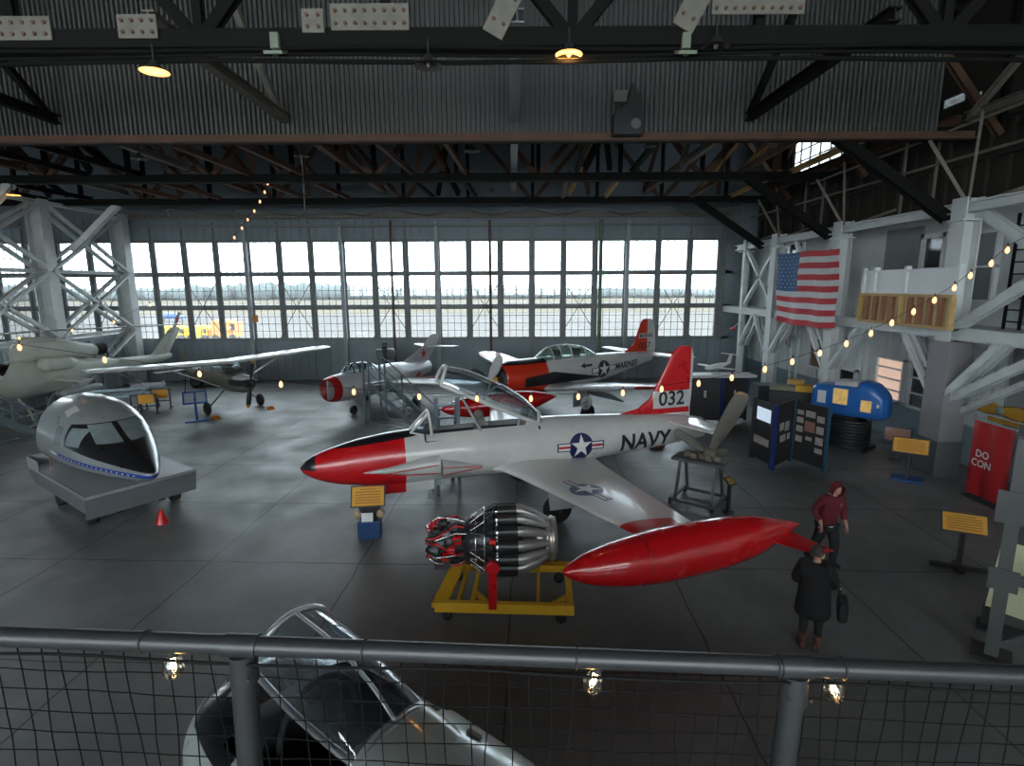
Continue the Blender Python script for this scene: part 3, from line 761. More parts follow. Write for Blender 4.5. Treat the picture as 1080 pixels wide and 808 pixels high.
# ------------------------------------------------------------------ silver swept-wing fighter with a red nose ring
def heading(dx, dy): return math.atan2(dy, dx)
m_alu = mat('dull bare aluminium', (.46, .46, .45), .38, metal=.35, var=.25, scale=1.5)
mig = empty('jet_fighter', (-8.0, 23.4, 0), heading(3.9, 6.9), 'silver swept-wing jet fighter with a red intake ring and red stars', 'airplane')
mig.scale = (.86,) * 3
m_mig = mat('fighter aluminium', (.50, .51, .51), .34, metal=.3, var=.25, scale=1.2, zones=[(rgb(170, 24, 26), [(-1, 0, 0, -.42)])])
zc = 1.58
fb = MB().loft([(0,zc,.56,.56,.56,2),(.12,zc,.62,.62,.62,2),(.8,zc,.70,.72,.70,2),(2.5,zc,.75,.80,.76,2),(4.5,zc+.02,.74,.78,.72,2),(6.3,zc+.1,.58,.60,.56,2),(7.6,zc+.16,.44,.45,.44,2),(8.1,zc+.18,.38,.38,.38,2)], 60, 36, caps=False)
migb = fb.bvh(); fo = fb.build('fuselage', [m_mig], mig)
q = MB().lathe([(0,.56),(.02,.5),(.5,.46),(.6,.01)], 32, org=(0,0,zc)); q.bb(.03, .5, -.05, .05, zc - .5, zc + .5, 1)
q.build('air_intake', [mat('red intake throat', rgb(110, 16, 18), .5), m_alu], mig)
MB().lathe([(8.08,.38),(8.25,.34),(8.25,.28),(7.4,.2)], 24, org=(0,0,zc+.18)).build('tail_pipe', [M['dark_steel']], mig)
cp = [hoop(x, w_, h) for x, w_, h in resample([(1.0,.22,.05),(1.45,.36,.46),(1.95,.38,.56),(2.75,.36,.50),(3.85,.18,.10)], 20)]
vs = [v + V((0,0,zc+.62)) for r_ in cp for v in r_]; n = 19
fs = [(j*n+i, j*n+i+1, (j+1)*n+i+1, (j+1)*n+i) for j in range(len(cp)-1) for i in range(n-1)]
co = MB().add(vs, fs, 0, True).build('canopy', [G_can], mig)
q = MB()
for k in (0, 5, 8, 16): q.path([v + V((0,0,zc+.62)) for v in cp[min(k, len(cp)-1)]], .03, 6)
for k in (0, 18): q.path([r_[k] + V((0,0,zc+.62)) for r_ in cp], .03, 6)
q.build('canopy_frame', [M['dark_steel']], co)
MB().bb(1.2, 3.4, -.3, .3, zc + .45, zc + .66).bb(2.4, 2.6, -.2, .2, zc + .6, zc + 1.05).build('seat', [m_dark], mig)
for s in (-1, 1):
    MB().wing([(2.5, s*.4, zc-.1, 2.9, .30), (3.0, s*.72, zc-.1, 2.6, .26), (5.9, s*5.0, zc-.25, 1.35, .12)], 14).build('wing', [m_alu], mig)
    MB().wing([(7.75, s*.02, 3.02, 1.1, .1), (8.75, s*1.6, 3.02, .65, .06)], 10).build('tailplane', [m_alu], mig)
fb = MB().wing([(5.0, 0, zc+.4, 3.2, .2, 'z'), (5.9, 0, zc+.75, 2.45, .2, 'z'), (7.6, 0, 3.0, 1.5, .14, 'z'), (8.35, 0, 3.6, 1.05, .09, 'z'), (8.65, 0, 3.74, .6, .05, 'z')], 14)
fo = fb.build('tail_fin', [m_alu], mig)
m_star = [mat('star white edge', (.6, .58, .56), .4), mat('star red', rgb(176, 26, 34), .4)]
def redstar(r): return [(star2d(r*1.15), 0), (star2d(r), 1)]
decal([(g, i) for g, i in redstar(.36)], (7.65, -1, 2.62), (1,0,0), (0,0,1), fb.bvh(), .15, .006, (0,1,0)).build('tail_star', m_star, fo)
decal([(g, i) for g, i in redstar(.40)], (6.6, -2, zc+.14), (1,0,0), (0,.2,1), migb, .1, .006, (0,1,-.2)).build('fuselage_star', m_star, mig)
gear('nose_gear', mig, 1.7, 0, 1.0, .24, .16)
for s in (-1, 1): gear('main_gear', mig, 4.6, s*1.9, 1.4, .33, .18)

# ------------------------------------------------------------------ radial-engined trainer, red nose, white body
t28 = empty('propeller_trainer', (-1.02, 22.8, 0), math.radians(34), 'white and red-orange propeller trainer plane with a bubble canopy and black exhaust stain', 'airplane')
t28.scale = (1.06,)*3
ORG = rgb(196, 52, 28)
m_t28 = mat('trainer paint', WHT, .35, var=.1, coat=.4, zones=[(ORG, [(-1,0,0,-2.55),(1,0,0,.3)]), (BLK, [(-1,0,0,-2.6),(0,0,1,2.33)]), (BLK, [(1,0,0,1.35),(.1,0,-1,-1.66),(-.17,0,-1,-2.42),(0,0,1,1.42)])])
fb = MB().loft([(.45,1.72,.40,.42,.42,2),(.6,1.72,.62,.64,.64,2),(1.2,1.72,.72,.76,.74,2),(2.4,1.74,.70,.76,.78,2.1),(4,1.78,.66,.70,.78,2.2),(6,1.86,.52,.56,.66,2.1),(8,1.98,.30,.38,.42,2),(9.4,2.08,.12,.2,.24,2)], 56, 32)
tb = fb.bvh(); fb.build('fuselage', [m_t28], t28)
q = MB().lathe([(.62,.6),(.5,.55),(.42,.5),(.44,.3),(.5,.02)], 28, org=(0,0,1.72))
for i in range(9):
    a = 2*PI*i/9; q.tube((.4, .2*cos(a), 1.72+.2*sin(a)), (.42, .46*cos(a), 1.72+.46*sin(a)), .07, n=8)
q.build('engine_front', [m_dark], t28)
hub = MB().lathe([(-.12,.02),(-.05,.10),(.15,.14),(.42,.14)], 18, org=(0,0,1.72)).build('propeller_hub', [M['yellow']], t28)
m_blade = mat('propeller blade', (.30, .29, .28), .4, metal=.2, zones=[])
m_bladew = mat('propeller blade grey', (.55, .53, .52), .35)
def blade(par, org, ang, R, chord, mm, name='propeller_blade', pitch=.6, n=8, tipm=None):
    """one twisted blade, rooted at org in the y-z plane of its parent"""
    o = V(org); d = V((0, cos(ang), sin(ang))); c = V((0, -sin(ang), cos(ang))); R_ = []
    for u, cw, th in ((.06,.35,.5),(.2,.6,.35),(.45,1,.18),(.75,.98,.12),(.93,.8,.08),(1,.35,.04)):
        tw = pitch * (1.25 - .7*u); e = c*cos(tw) + V((1,0,0))*sin(tw); nn = d.cross(e).normalized(); rr = []
        for k in range(10):
            a = 2*PI*k/10; rr.append(o + d*(R*u) + e*(chord*cw*.5*cos(a)) + nn*(chord*th*.32*sin(a)))
        R_.append(rr)
    return MB().rings(R_).build(name, [mm], par)
for k, (a, mm) in enumerate(((2.25, m_bladew), (2.25 + 2*PI/3, M['black']), (2.25 + 4*PI/3, M['black']))): blade(t28, (.05,0,1.72), a, 1.45, .42, mm, 'propeller_blade', .5)
cp = [hoop(x, w_, h) for x, w_, h in resample([(2.3,.34,.04),(3.0,.42,.52),(3.8,.44,.60),(4.8,.42,.48),(5.7,.25,.06)], 24)]
vs = [v + V((0,0,2.36)) for r_ in cp for v in r_]
fs = [(j*n+i, j*n+i+1, (j+1)*n+i+1, (j+1)*n+i) for j in range(len(cp)-1) for i in range(n-1)]
co = MB().add(vs, fs, 0, True).build('canopy', [glass('greenish canopy glass', (.72, .86, .80), .1, .03)], t28)
q = MB()
for k in (5, 9, 14, 20): q.path([v + V((0,0,2.36)) for v in cp[k]], .025, 6)
for k in (0, 9, 18): q.path([r_[k] + V((0,0,2.36)) for r_ in cp], .025, 6)
q.build('canopy_frame', [mat('canopy rail white', WHT, .4)], co)
for sx in (3.4, 4.5):
    s_ = MB().bb(sx, sx + .15, -.2, .2, 2.2, 2.75).build('seat', [m_seat], t28)
m_w28 = mat('trainer wing paint', (.6,.6,.6), .3, coat=.4, zones=[(rgb(176, 40, 30), [(0,-1,0,5.1)]), (rgb(176, 40, 30), [(0,1,0,5.1)])])
for s in (-1, 1):
    wo = MB().wing([(2.3, s*.4, 1.25, 2.7, .34), (2.45, s*.75, 1.28, 2.45, .32), (2.9, s*5.4, 1.95, 1.45, .17), (3.15, s*6.05, 2.04, 1.0, .1)], 14).build('wing', [m_w28], t28)
    MB().box((4.2, s*2.0, 1.05), (.9, 1.9, .05), 0, Matrix.Rotation(.5, 3, 'Y')).build('flap', [M['grey_steel']], wo)
    MB().wing([(8.2, s*.1, 2.22, 1.3, .12), (8.6, s*2.7, 2.26, .75, .07)], 10).build('tailplane', [mat('tail white', (.65,.65,.65), .35)], t28)
m_f28 = mat('trainer fin paint', ORG, .35, zones=[(WHT, [(1,0,0,9.02)]), (WHT, [(1,0,0,8.45),(0,0,1,2.95),(0,0,-1,-3.18)])])
fb = MB().wing([(6.6, 0, 2.1, 3.0, .1, 'z'), (7.7, 0, 2.45, 1.95, .12, 'z'), (8.15, 0, 2.7, 1.5, .12, 'z'), (8.4, 0, 3.3, 1.2, .1, 'z'), (8.6, 0, 3.75, .9, .07, 'z'), (8.75, 0, 3.86, .5, .04, 'z')], 14)
fo = fb.build('tail_fin', [m_f28], t28)
decal([(text2d('MARINES', .22, .006), 0)], (8.95, -1, 3.06), (1,0,0), (0,0,1), fb.bvh(), .1, .006, (0,1,0)).build('fin_lettering', [m_letter], fo)
decal([(text2d('0557', .42, .008), 0)], (8.85, -1, 2.58), (1,0,0), (0,0,1), fb.bvh(), .1, .006, (0,1,0)).build('fin_number', [mat('dark fin number', rgb(60, 24, 20), .5)], fo)
decal([(g, i) for g, i in roundel(.36)], (5.75, -2, 1.92), (1,0,.04), (-.03,.1,1), tb, .08, .006, (0,1,-.1)).build('fuselage_insignia', [m_letter, m_ins[1], m_ins[1]], t28)
decal([(text2d('MARINES', .40, .012), 0)], (7.35, -2, 1.98), (1,0,.05), (-.04,.1,1), tb, .08, .006, (0,1,-.1)).build('fuselage_lettering', [m_letter], t28)
decal([([(-.45,-.05),(-.45,.05),(.0,.05),(-.0,-.05)], 0), ([(-.7,0),(-.42,-.13),(-.42,.13)], 0)], (5.0, -2, 2.17), (1,0,0), (0,.1,1), tb, .1, .006, (0,1,-.1)).build('rescue_arrow', [m_letter], t28)
gear('nose_gear', t28, 1.5, 0, 1.2, .28, .1)
for s in (-1, 1):
    gear('main_gear', t28, 3.6, s*1.9, 1.4, .34, .18)
    MB().box((3.5, s*1.55, .85), (.75, .04, .6)).build('gear_door', [M['grey_steel']], t28)
MB().box((1.9, -.3, .8), (.5, .04, .5)).build('gear_door', [M['grey_steel']], t28)
q = MB()
for k in range(5): q.path([(2.9 + .28*cos(a), -2.6, .95 + .1*k*0 + (.26 - .05*k)*sin(a)) for a in [2*PI*i/14 for i in range(15)]], .02, 5)
q.build('speed_brake', [M['white_paint']], t28)

# ------------------------------------------------------------------ high-wing observation plane
ob = empty('observation_plane', (-13.1 + 1.6*.79, 25.6 - 1.6*.61, 0), heading(-.79, .61), 'olive drab high-wing light plane with a black propeller and white nose panel', 'airplane')
m_ol = mat('faded olive paint', rgb(92, 92, 80), .5, var=.25, zones=[(rgb(190, 192, 190), [(-1,0,0,-1.0),(0,0,1,1.62)]), (BLK, [(-1,0,0,-1.25),(0,0,1,1.35),(0,0,-1,-1.62)])])
fb = MB().loft([(.25,1.42,.3,.28,.3,2.4),(.5,1.42,.42,.36,.42,2.6),(1.3,1.42,.46,.40,.48,2.6),(2.2,1.5,.46,.5,.52,2.8),(3.6,1.5,.42,.45,.44,2.6),(5.2,1.45,.27,.28,.28,2.4),(7.3,1.42,.07,.12,.1,2)], 40, 28)
fb.build('fuselage', [m_ol], ob)
MB().loft([(.22,1.4,.2,.1,.12,2),(.3,1.4,.34,.22,.2,2)], 4, 20).build('cowl_opening', [m_dark], ob)
q = MB(); g = MB()
pts = [(1.45,.42,1.82),(1.95,.44,2.22),(3.7,.40,2.22),(4.3,.3,1.85)]
for s in (-1, 1):
    P_ = [V((x, s*y, z)) for x, y, z in pts]
    for a, b_ in zip(P_, P_[1:]): q.tube(a, b_, .03, n=6)
    q.tube(P_[0], P_[3], .03, n=6); q.tube((2.9, s*.43, 1.8), (2.9, s*.43, 2.22), .025, n=6); g.poly(P_)
q.tube((1.45,-.42,1.82),(1.45,.42,1.82),.03, n=6); g.poly([(1.45,-.42,1.82),(1.45,.42,1.82),(1.95,.44,2.22),(1.95,-.44,2.22)]); g.poly([(4.3,-.3,1.85),(4.3,.3,1.85),(3.7,.4,2.22),(3.7,-.4,2.22)])
q.build('cabin_frame', [m_ol], ob); g.build('cabin_glass', [G_can], ob)
m_wg = mat('light wing paint', rgb(196, 198, 192), .3, coat=.3)
MB().wing([(1.85,-5.5,2.5,1.15,.1),(1.75,-5.2,2.48,1.45,.16),(1.6,-2.5,2.38,1.65,.2),(1.6,0,2.3,1.65,.2),(1.6,2.5,2.38,1.65,.2),(1.75,5.2,2.48,1.45,.16),(1.85,5.5,2.5,1.15,.1)], 14).build('wing', [m_wg], ob)
for s in (-1, 1):
    MB().bar((2.2, s*.4, 1.12), (2.25, s*2.75, 2.34), .11, .04).build('wing_strut', [m_wg], ob)
    MB().bar((1.9, s*.35, 1.05), (1.8, s*1.2, .28), .08, .03).build('gear_leg', [m_ol], ob)
    MB().lathe([(-.09,.1),(-.09,.24),(-.05,.29),(.05,.29),(.09,.24),(.09,.1)], 20, org=(1.8, s*1.26, .29), axis='y', caps=True).build('wheel', [m_tyre], ob)
    MB().wing([(6.3, s*.05, 1.5, .95, .07), (6.5, s*1.55, 1.5, .6, .05)], 8).build('tailplane', [m_ol], ob)
MB().wing([(5.6,0,1.5,1.7,.05,'z'),(6.3,0,1.75,1.0,.06,'z'),(6.6,0,2.3,.8,.05,'z'),(6.8,0,2.5,.45,.03,'z')], 10).build('tail_fin', [m_ol], ob)
MB().tube((6.9,0,1.35),(7.3,0,.2),.025).lathe([(-.05,.05),(-.05,.12),(.05,.12),(.05,.05)], 14, org=(7.3,0,.13), axis='y', caps=True).build('tail_wheel', [m_tyre], ob)
MB().lathe([(-.02,.02),(.05,.1),(.25,.14)], 14, org=(0,0,1.42)).build('spinner', [M['black']], ob)
m_pb = mat('black propeller with yellow tips', (.015,.015,.016), .4, zones=[(rgb(214, 160, 30), [(0,0,1,2.36)]), (rgb(214,160,30), [(0,0,-1,-.48)])])
for a in (PI*.56, -PI*.44): blade(ob, (.12,0,1.42), a, 1.1, .22, m_pb, 'propeller_blade', .4)
for (px_, py_) in ((283, 430), (226, 440)):
    P = gz(px_ + 2, py_ + 1); o = MB().prism([(-.12,-.16,0),(.12,-.16,0),(-.12,-.16,.14)], (0,.32,0)).build('wheel_chock', [mat('orange chock', rgb(208, 120, 40), .6)], loc=(P.x+.12, P.y-.18, 0), rz=-.66)
    tag(o, 'orange wedge chock at the %s wheel of the high-wing plane' % ('inner' if px_ > 250 else 'outer'), 'chock', 'wheel chocks of the high-wing plane')

# ------------------------------------------------------------------ attack helicopter at the left edge
hd = heading(.17, .985)
he = empty('attack_helicopter', (-21.97, 18.98, 0), hd, 'pale grey-green attack helicopter with a slim body and swept tail fin', 'helicopter')
m_he = mat('pale grey green paint', rgb(176, 180, 168), .5, var=.2, scale=1.5)
fb = MB().loft([(0,1.45,.1,.12,.12,2),(.5,1.48,.32,.34,.34,2.2),(1.5,1.55,.46,.5,.55,2.4),(3,1.65,.5,.62,.68,2.6),(4.6,1.85,.52,.95,.78,2.8),(6.2,1.9,.5,.9,.75,2.6),(7.6,1.95,.36,.45,.42,2.2),(9.5,1.88,.26,.32,.3,2),(12.2,1.85,.16,.22,.2,2),(12.9,1.9,.1,.16,.14,2)], 60, 28)
fb.build('fuselage', [m_he], he)
cp = [hoop(x, w_, h) for x, w_, h in resample([(1.0,.34,.1),(1.7,.44,.55),(3.2,.46,.75),(4.2,.44,.75),(4.9,.36,.45)], 18)]
vs = [v + V((0,0,1.95)) for r_ in cp for v in r_]
fs = [(j*n+i, j*n+i+1, (j+1)*n+i+1, (j+1)*n+i) for j in range(len(cp)-1) for i in range(n-1)]
co = MB().add(vs, fs, 0, True).build('canopy', [glass('dark helicopter glass', (.25,.28,.32), .25, .05)], he)
q = MB()
for k in (3, 8, 13, 17): q.path([v + V((0,0,1.95)) for v in cp[k]], .04, 6)
q.path([r_[0] + V((0,0,1.95)) for r_ in cp], .04, 6); q.path([r_[18] + V((0,0,1.95)) for r_ in cp], .04, 6)
q.build('canopy_frame', [m_he], co)
MB().loft([(4.3,2.95,.2,.3,.3,2.4),(4.8,3.0,.42,.58,.4,2.8),(6.3,2.95,.44,.52,.4,2.8),(7.6,2.8,.32,.38,.34,2.2),(8.1,2.78,.28,.28,.28,2)], 24, 22).build('engine_cowling', [m_he], he)
for s in (-1, 1):
    MB().loft([(4.9,2.45,.1,.12,.12,2.6),(5.1,2.45,.26,.32,.3,3),(6.2,2.4,.26,.3,.28,3),(6.6,2.4,.12,.14,.12,2.4)], 14, 18, yc=s*.55).build('intake_fairing', [m_he], he)
MB().lathe([(7.9,.26),(8.6,.30),(8.6,.24),(8.0,.2)], 20, org=(0,0,2.8)).build('exhaust', [M['dark_steel']], he)
MB().loft([(4.5,3.45,.1,.1,.1,2),(4.8,3.5,.26,.2,.16,2.4),(6.1,3.45,.24,.14,.1,2)], 8, 14).tube((5.7,0,3.4),(5.7,0,3.9),.1).build('rotor_mast', [m_he], he)
for a in (hd*0+2.9, 2.9+PI):
    d = V((cos(a), sin(a), 0)); q = MB().bar(V((5.7,0,3.9)) + d*.3, V((5.7,0,3.75)) + d*6.6, .62, .05); q.build('rotor_blade', [mat('rotor blade grey', (.2,.21,.2), .5)], he)
MB().wing([(11.2,0,1.95,1.6,.1,'z'),(11.7,0,2.25,1.25,.16,'z'),(12.9,0,3.35,.95,.14,'z'),(13.15,0,3.5,.6,.06,'z')], 12).build('tail_fin', [m_he], he)
q = MB()
for a in (1.0, 1.0+PI): q.bar(V((12.9,-.3,3.3)), V((12.9 + 1.25*cos(a), -.3, 3.3 + 1.25*sin(a))), .03, .2)
q.tube((12.9,0,3.3),(12.9,-.38,3.3),.07).build('tail_rotor', [mat('rotor red band', (.4,.4,.38), .5, zones=[(rgb(170,50,40), [(1,0,0,13.2),(-1,0,0,-13.4)])])], he)
for s in (-1, 1):
    MB().wing([(5.4, s*.45, 1.75, 1.2, .2), (5.6, s*1.7, 1.65, .85, .14)], 10).build('stub_wing', [m_he], he)
    MB().loft([(4.9,1.25,.02,.02,.02,2),(5.1,1.25,.17,.17,.17,2),(6.6,1.25,.17,.17,.17,2),(6.9,1.25,.1,.1,.1,2)], 12, 16, yc=s*1.45).bb(5.5, 6.1, s*1.45-.04, s*1.45+.04, 1.4, 1.62).build('rocket_pod', [M['grey_steel']], he)
    MB().wing([(9.3, s*.2, 2.1, .8, .08), (9.4, s*1.15, 2.12, .6, .06)], 8).build('stabilizer', [m_he], he)
    q = MB().tube((3.2, s*1.05, .06), (7.2, s*1.05, .06), .05)
    for x in (4.0, 6.3): q.path([(x, s*.3, 1.2), (x, s*.8, .7), (x, s*1.05, .1)], .05)
    q.build('landing_skid', [m_he], he)
# ------------------------------------------------------------------ airliner nose section on a grey display trailer
A_, B_, C2_ = gz(30, 491, .95), gz(91, 526, .95), gz(205, 494, .95)
ta = (A_ - B_).normalized(); tr_rz = heading(ta.x, ta.y); mid = (B_ + C2_) / 2
m_tg = mat('grey trailer panel', (.15, .165, .17), .45, var=.15); m_td = mat('pale trailer deck', (.30, .32, .33), .4, var=.2)
tl = empty('display_trailer', (mid.x, mid.y, 0), tr_rz, 'low grey panelled trailer carrying the airliner nose section', 'trailer')
hw = (C2_ - B_).length / 2; Lt = (A_ - B_).length
MB().bb(0, Lt, -hw, hw, .88, .95).build('deck', [m_td], tl)
q = MB()
q.prism([(0,-hw,.95),(0,hw,.95),(.12,hw,.35),(.12,-hw,.35)], (.04,0,0)); q.build('front_skirt', [m_tg], tl)
for s in (-1, 1): MB().prism([(0,s*hw,.95),(Lt,s*hw,.95),(Lt,s*(hw-.1),.42),(.12,s*(hw-.1),.38)], (0,-s*.04,0)).build('side_skirt', [m_tg], tl)
MB().bb(.3, Lt + .6, -.55, -.4, .25, .4).bb(.3, Lt + .6, .4, .55, .25, .4).bb(.4, .5, -.9, .9, .25, .38).bb(3.2, 3.3, -.9, .9, .25, .38).build('chassis', [M['dark_steel']], tl)
for x in (.75, 2.9):
    for s in (-1, 1): MB().lathe([(-.1,.1),(-.1,.19),(.1,.19),(.1,.1)], 18, org=(x, s*.95, .19), axis='y', caps=True).build('wheel', [m_tyre], tl)
MB().bb(Lt - .9, Lt, hw - .02, hw, .95, 1.2).bb(Lt - .02, Lt, hw - 1.1, hw, .95, 1.2).build('corner_board', [m_td], tl)
P = gz(158, 556); o = MB().lathe([(0,.16),(.03,.15),(.3,.05),(.34,.05)], 12, axis='z', caps=True).build('jack_stand', [M['red_paint']], loc=(P.x + .15, P.y + .25, 0)); tag(o, 'small red jack stand on the floor under the front of the grey trailer', 'jack stand')
P = gz(39, 493, .97); o = MB().tube((0,0,0), (0,0,.95), .02).bar((0,0,.9), (.22,-.1,.86), .03).build('marker_pole', [mat('brown pole', (.2,.1,.08), .5)], loc=(P.x + .5, P.y - .12, .95)); tag(o, 'thin brown pole standing on the rear corner of the grey trailer', 'pole')
ns = empty('airliner_nose_section', (mid.x - ta.x*.60, mid.y - ta.y*.60, .95), tr_rz, 'cut-off grey airliner nose with black windscreen band and a blue dotted stripe', 'cockpit section')
ns.scale = (1.0, .94, .86)
m_ns = mat('airliner grey paint', (.23, .245, .245), .32, var=.12, coat=.5, zones=[
    ((.014,.014,.015), [(-1,0,0,-2.55),(-.235,0,1,.40),(0,0,-1,-1.62)]), (rgb(30,54,140), [(-1,0,0,-2.9),(-.135,0,1,.25),(.135,0,-1,-.36)])])
nst = [(0,.34,.03,.03,.03,2),(.08,.34,.14,.12,.12,2),(.45,.38,.36,.28,.28,2.05),(1.0,.46,.62,.48,.38,2.1),(1.5,.54,.82,.68,.46,2.2),(1.9,.6,.94,.90,.52,2.3),(2.4,.66,1.05,1.20,.58,2.4),(3.0,.71,1.13,1.42,.64,2.3),(3.7,.73,1.17,1.48,.68,2.2),(4.35,.73,1.17,1.46,.68,2.2)]
nm = MB().loft(nst, 60, 48); nb = nm.bvh(); nm.build('fuselage', [m_ns], ns)
m_ng = mat('grey cockpit glass', (.22,.26,.27), .08, var=.5, scale=1.5, spec=.9, rvar=.03)
def pane(name, pts, s, par):
    mb = MB(); vs2 = []
    bm_pts = [(x, z) for x, z in pts]
    d_ = decal([(bm_pts, 0)], (0, s*3, 0), (1,0,0), (0,0,1), nb, .12, .008, (0,-s,0), 0.0) if False else None
    org = V((0, s*3.0, 0)); dn = V((0,-s,0))
    dd = decal([(bm_pts, 0)], org, (1,0,0), (0,0,1), nb, .12, .010, dn, 0.01)
    return dd.build(name, [m_ng], par)
for s in (-1, 1):
    pane('side_window', [(1.98,1.02),(2.02,1.50),(2.45,1.53),(2.47,1.04)], s, ns)
    pane('side_window', [(2.70,.98),(2.72,1.52),(2.95,1.55),(3.02,1.48),(3.02,.98)], s, ns)
wd = decal([([(.08,-.12),(.62,-.12),(.58,.36),(.07,.36)], 0), ([(-.08,-.12),(-.62,-.12),(-.58,.36),(-.07,.36)], 0)], (-2, 0, 1.24), (0,1,0), (0,0,1), nb, .1, .006, (1,0,0), .01).build('windscreen', [m_ng], ns)
dots = MB()
for i in range(17):
    x = .35 + i * .145
    z = .475 - .055 * x * 0
    dd = decal([(circ2d(.022, 8), 0)], (x, 3, .305 + .135*x), (1,0,0), (0,0,1), nb, .2, .009, (0,-1,0), .01); dots.add(dd.v, dd.f)
dd = decal([([(2.85,.68),(3.1,.66),(3.35,.74),(3.1,.76)], 0)], (0,3,0), (1,0,0), (0,0,1), nb, .1, .009, (0,-1,0), .01); dots.add(dd.v, dd.f)
dots.build('dot_pattern', [m_ins[1]], ns)
for s in (-1, 1): 
    dd = decal([([(2.75,.52),(3.1,.50),(3.15,.75),(2.85,.80)], 0)], (0,0,4), (1,0,0), (0,s,0), nb, .1, .008, (0,0,-1), .01); dd.build('roof_window', [mat('pale blanked window', (.5,.5,.48), .5)], ns)

# ------------------------------------------------------------------ jet engine on a yellow wheeled frame
es = empty('engine_stand', (-.13, 9.43, 0), math.radians(-3), 'yellow steel engine cradle with a red post, under the jet engine', 'stand')
def ybar(p, q_, w_=.12, h=.16, name='rail'): return MB().bar(p, q_, w_, h).build(name, [M['yellow']], es, bevel=.01)
ybar((-1.2,-.72,.3), (1.22,-.72,.3), .12, .18); ybar((-.9,.72,.3), (1.22,.72,.3), .2, .14)
ybar((1.16,-.7,.32), (1.16,.7,.32), .1, .12, 'crossbar'); ybar((.6,-.7,.32), (.6,.7,.32), .06, .08, 'crossbar'); ybar((-.55,-.7,.32), (-.55,.7,.32), .08, .1, 'crossbar'); ybar((-.8,-.7,.32), (-.78,.7,.32), .07, .1, 'crossbar')
ybar((-.55,-.3,.33), (-.25,-.7,.33), .08, .08, 'corner_brace'); ybar((1.16,-.35,.33), (.8,-.7,.33), .08, .08, 'corner_brace')
q = MB().prism([(-1.25,-.75,.36),(-1.0,-.75,.36),(-.75,.75,.62),(-.98,.75,.62)], (0,0,-.08)); q.bb(-1.02,-.72,.5,.8,.3,.62); q.build('end_plate', [M['yellow']], es)
for x in (-1.0, 1.0):
    for s in (-1, 1): MB().lathe([(-.03,.03),(-.03,.1),(.03,.1),(.03,.03)], 14, org=(x, s*.66, .1), axis='y', caps=True).bb(x-.04, x+.04, s*.66-.05, s*.66+.05, .12, .24).build('caster', [m_tyre], es)
for s in (-1, 1):
    q = MB().bb(-.25,-.11, s*.76-.05, s*.76+.05, .3, 1.0); q.prism([(-.30,s*.76-.06,1.0),(-.06,s*.76-.06,1.0),(-.06,s*.76-.06,1.1),(-.18,s*.76-.06,1.2),(-.30,s*.76-.06,1.1)], (0,.12,0)); q.build('support_post', [M['red_paint']], es, bevel=.012)
en = empty('jet_engine', (-.52, 9.45, 1.2), math.radians(3), 'black and silver turbojet engine with tapering exhaust tubes, beside the red wingtip tank', 'engine')
en.scale = (.86, 1, 1)
m_can = mat('black combustion can', (.02,.02,.022), .35); m_hot = mat('heat stained silver tube', (.40,.39,.37), .34, metal=.6, var=.3, scale=5); m_gr = mat('grey gearbox casting', (.17,.18,.19), .5, metal=.3)
MB().lathe([(-.45,.30),(-.4,.42),(-.1,.48),(.2,.50),(.75,.52),(.8,.3)], 32).build('compressor_case', [m_can], en)
for i in range(14):
    a = 2*PI*(i+.5)/14; c, s = cos(a), sin(a); up = V((0,c,s))
    can = MB().tube(V((.05,0,0)) + up*.50, V((.2,0,0)) + up*.54, .07, .115, 12).tube(V((.2,0,0)) + up*.54, V((.68,0,0)) + up*.55, .118, .112, 12).build('combustion_can', [m_can], en)
    MB().tube(V((.24,0,0)) + up*.545, V((.27,0,0)) + up*.545, .124, .124, 12).build('can_band', [M['chrome']], can)
    MB().path([V((.66,0,0)) + up*.55, V((.78,0,0)) + up*.545, V((1.1,0,0)) + up*.44, V((1.26,0,0)) + up*.37, V((1.34,0,0)) + up*.34], [.085,.088,.078,.064,.064], 12).build('exhaust_tube', [m_hot], en)
MB().lathe([(1.26,.30),(1.28,.38),(1.33,.40),(1.34,.38),(1.40,.38),(1.41,.41),(1.46,.41),(1.47,.39),(1.52,.39),(1.53,.30),(1.1,.2)], 36).build('turbine_ring', [m_hot], en)
MB().lathe([(1.39,.385),(1.395,.387),(1.445,.387),(1.45,.385)], 36).build('copper_band', [mat('copper band', (.55,.27,.12), .3, metal=.9)], en)
q = MB()
for i in range(16):
    a0, a1 = 2*PI*i/16, 2*PI*(i+.5)/16; a2 = 2*PI*(i+1)/16
    P0, P1, P2 = V((-.35, .40*cos(a0), .40*sin(a0))), V((.0, .6*cos(a1), .6*sin(a1))), V((-.35, .40*cos(a2), .40*sin(a2)))
    q.tube(P0, P1, .013, n=6); q.tube(P1, P2, .013, n=6)
q.path([(.0, .6*cos(2*PI*i/40), .6*sin(2*PI*i/40)) for i in range(40)], .014, 6, closed=True); q.path([(-.18, .5*cos(2*PI*i/40), .5*sin(2*PI*i/40)) for i in range(40)], .012, 6, closed=True)
q.build('strut_cage', [M['chrome']], en)
MB().lathe([(-1.2,.05),(-1.18,.2),(-.9,.24),(-.7,.3),(-.45,.32),(-.4,.1)], 24).bb(-1.05,-.72,-.26,.26,-.42,-.05).build('accessory_gearbox', [mat('dark gearbox casting', (.045,.047,.05), .5)], en)
rt = random.Random(5)
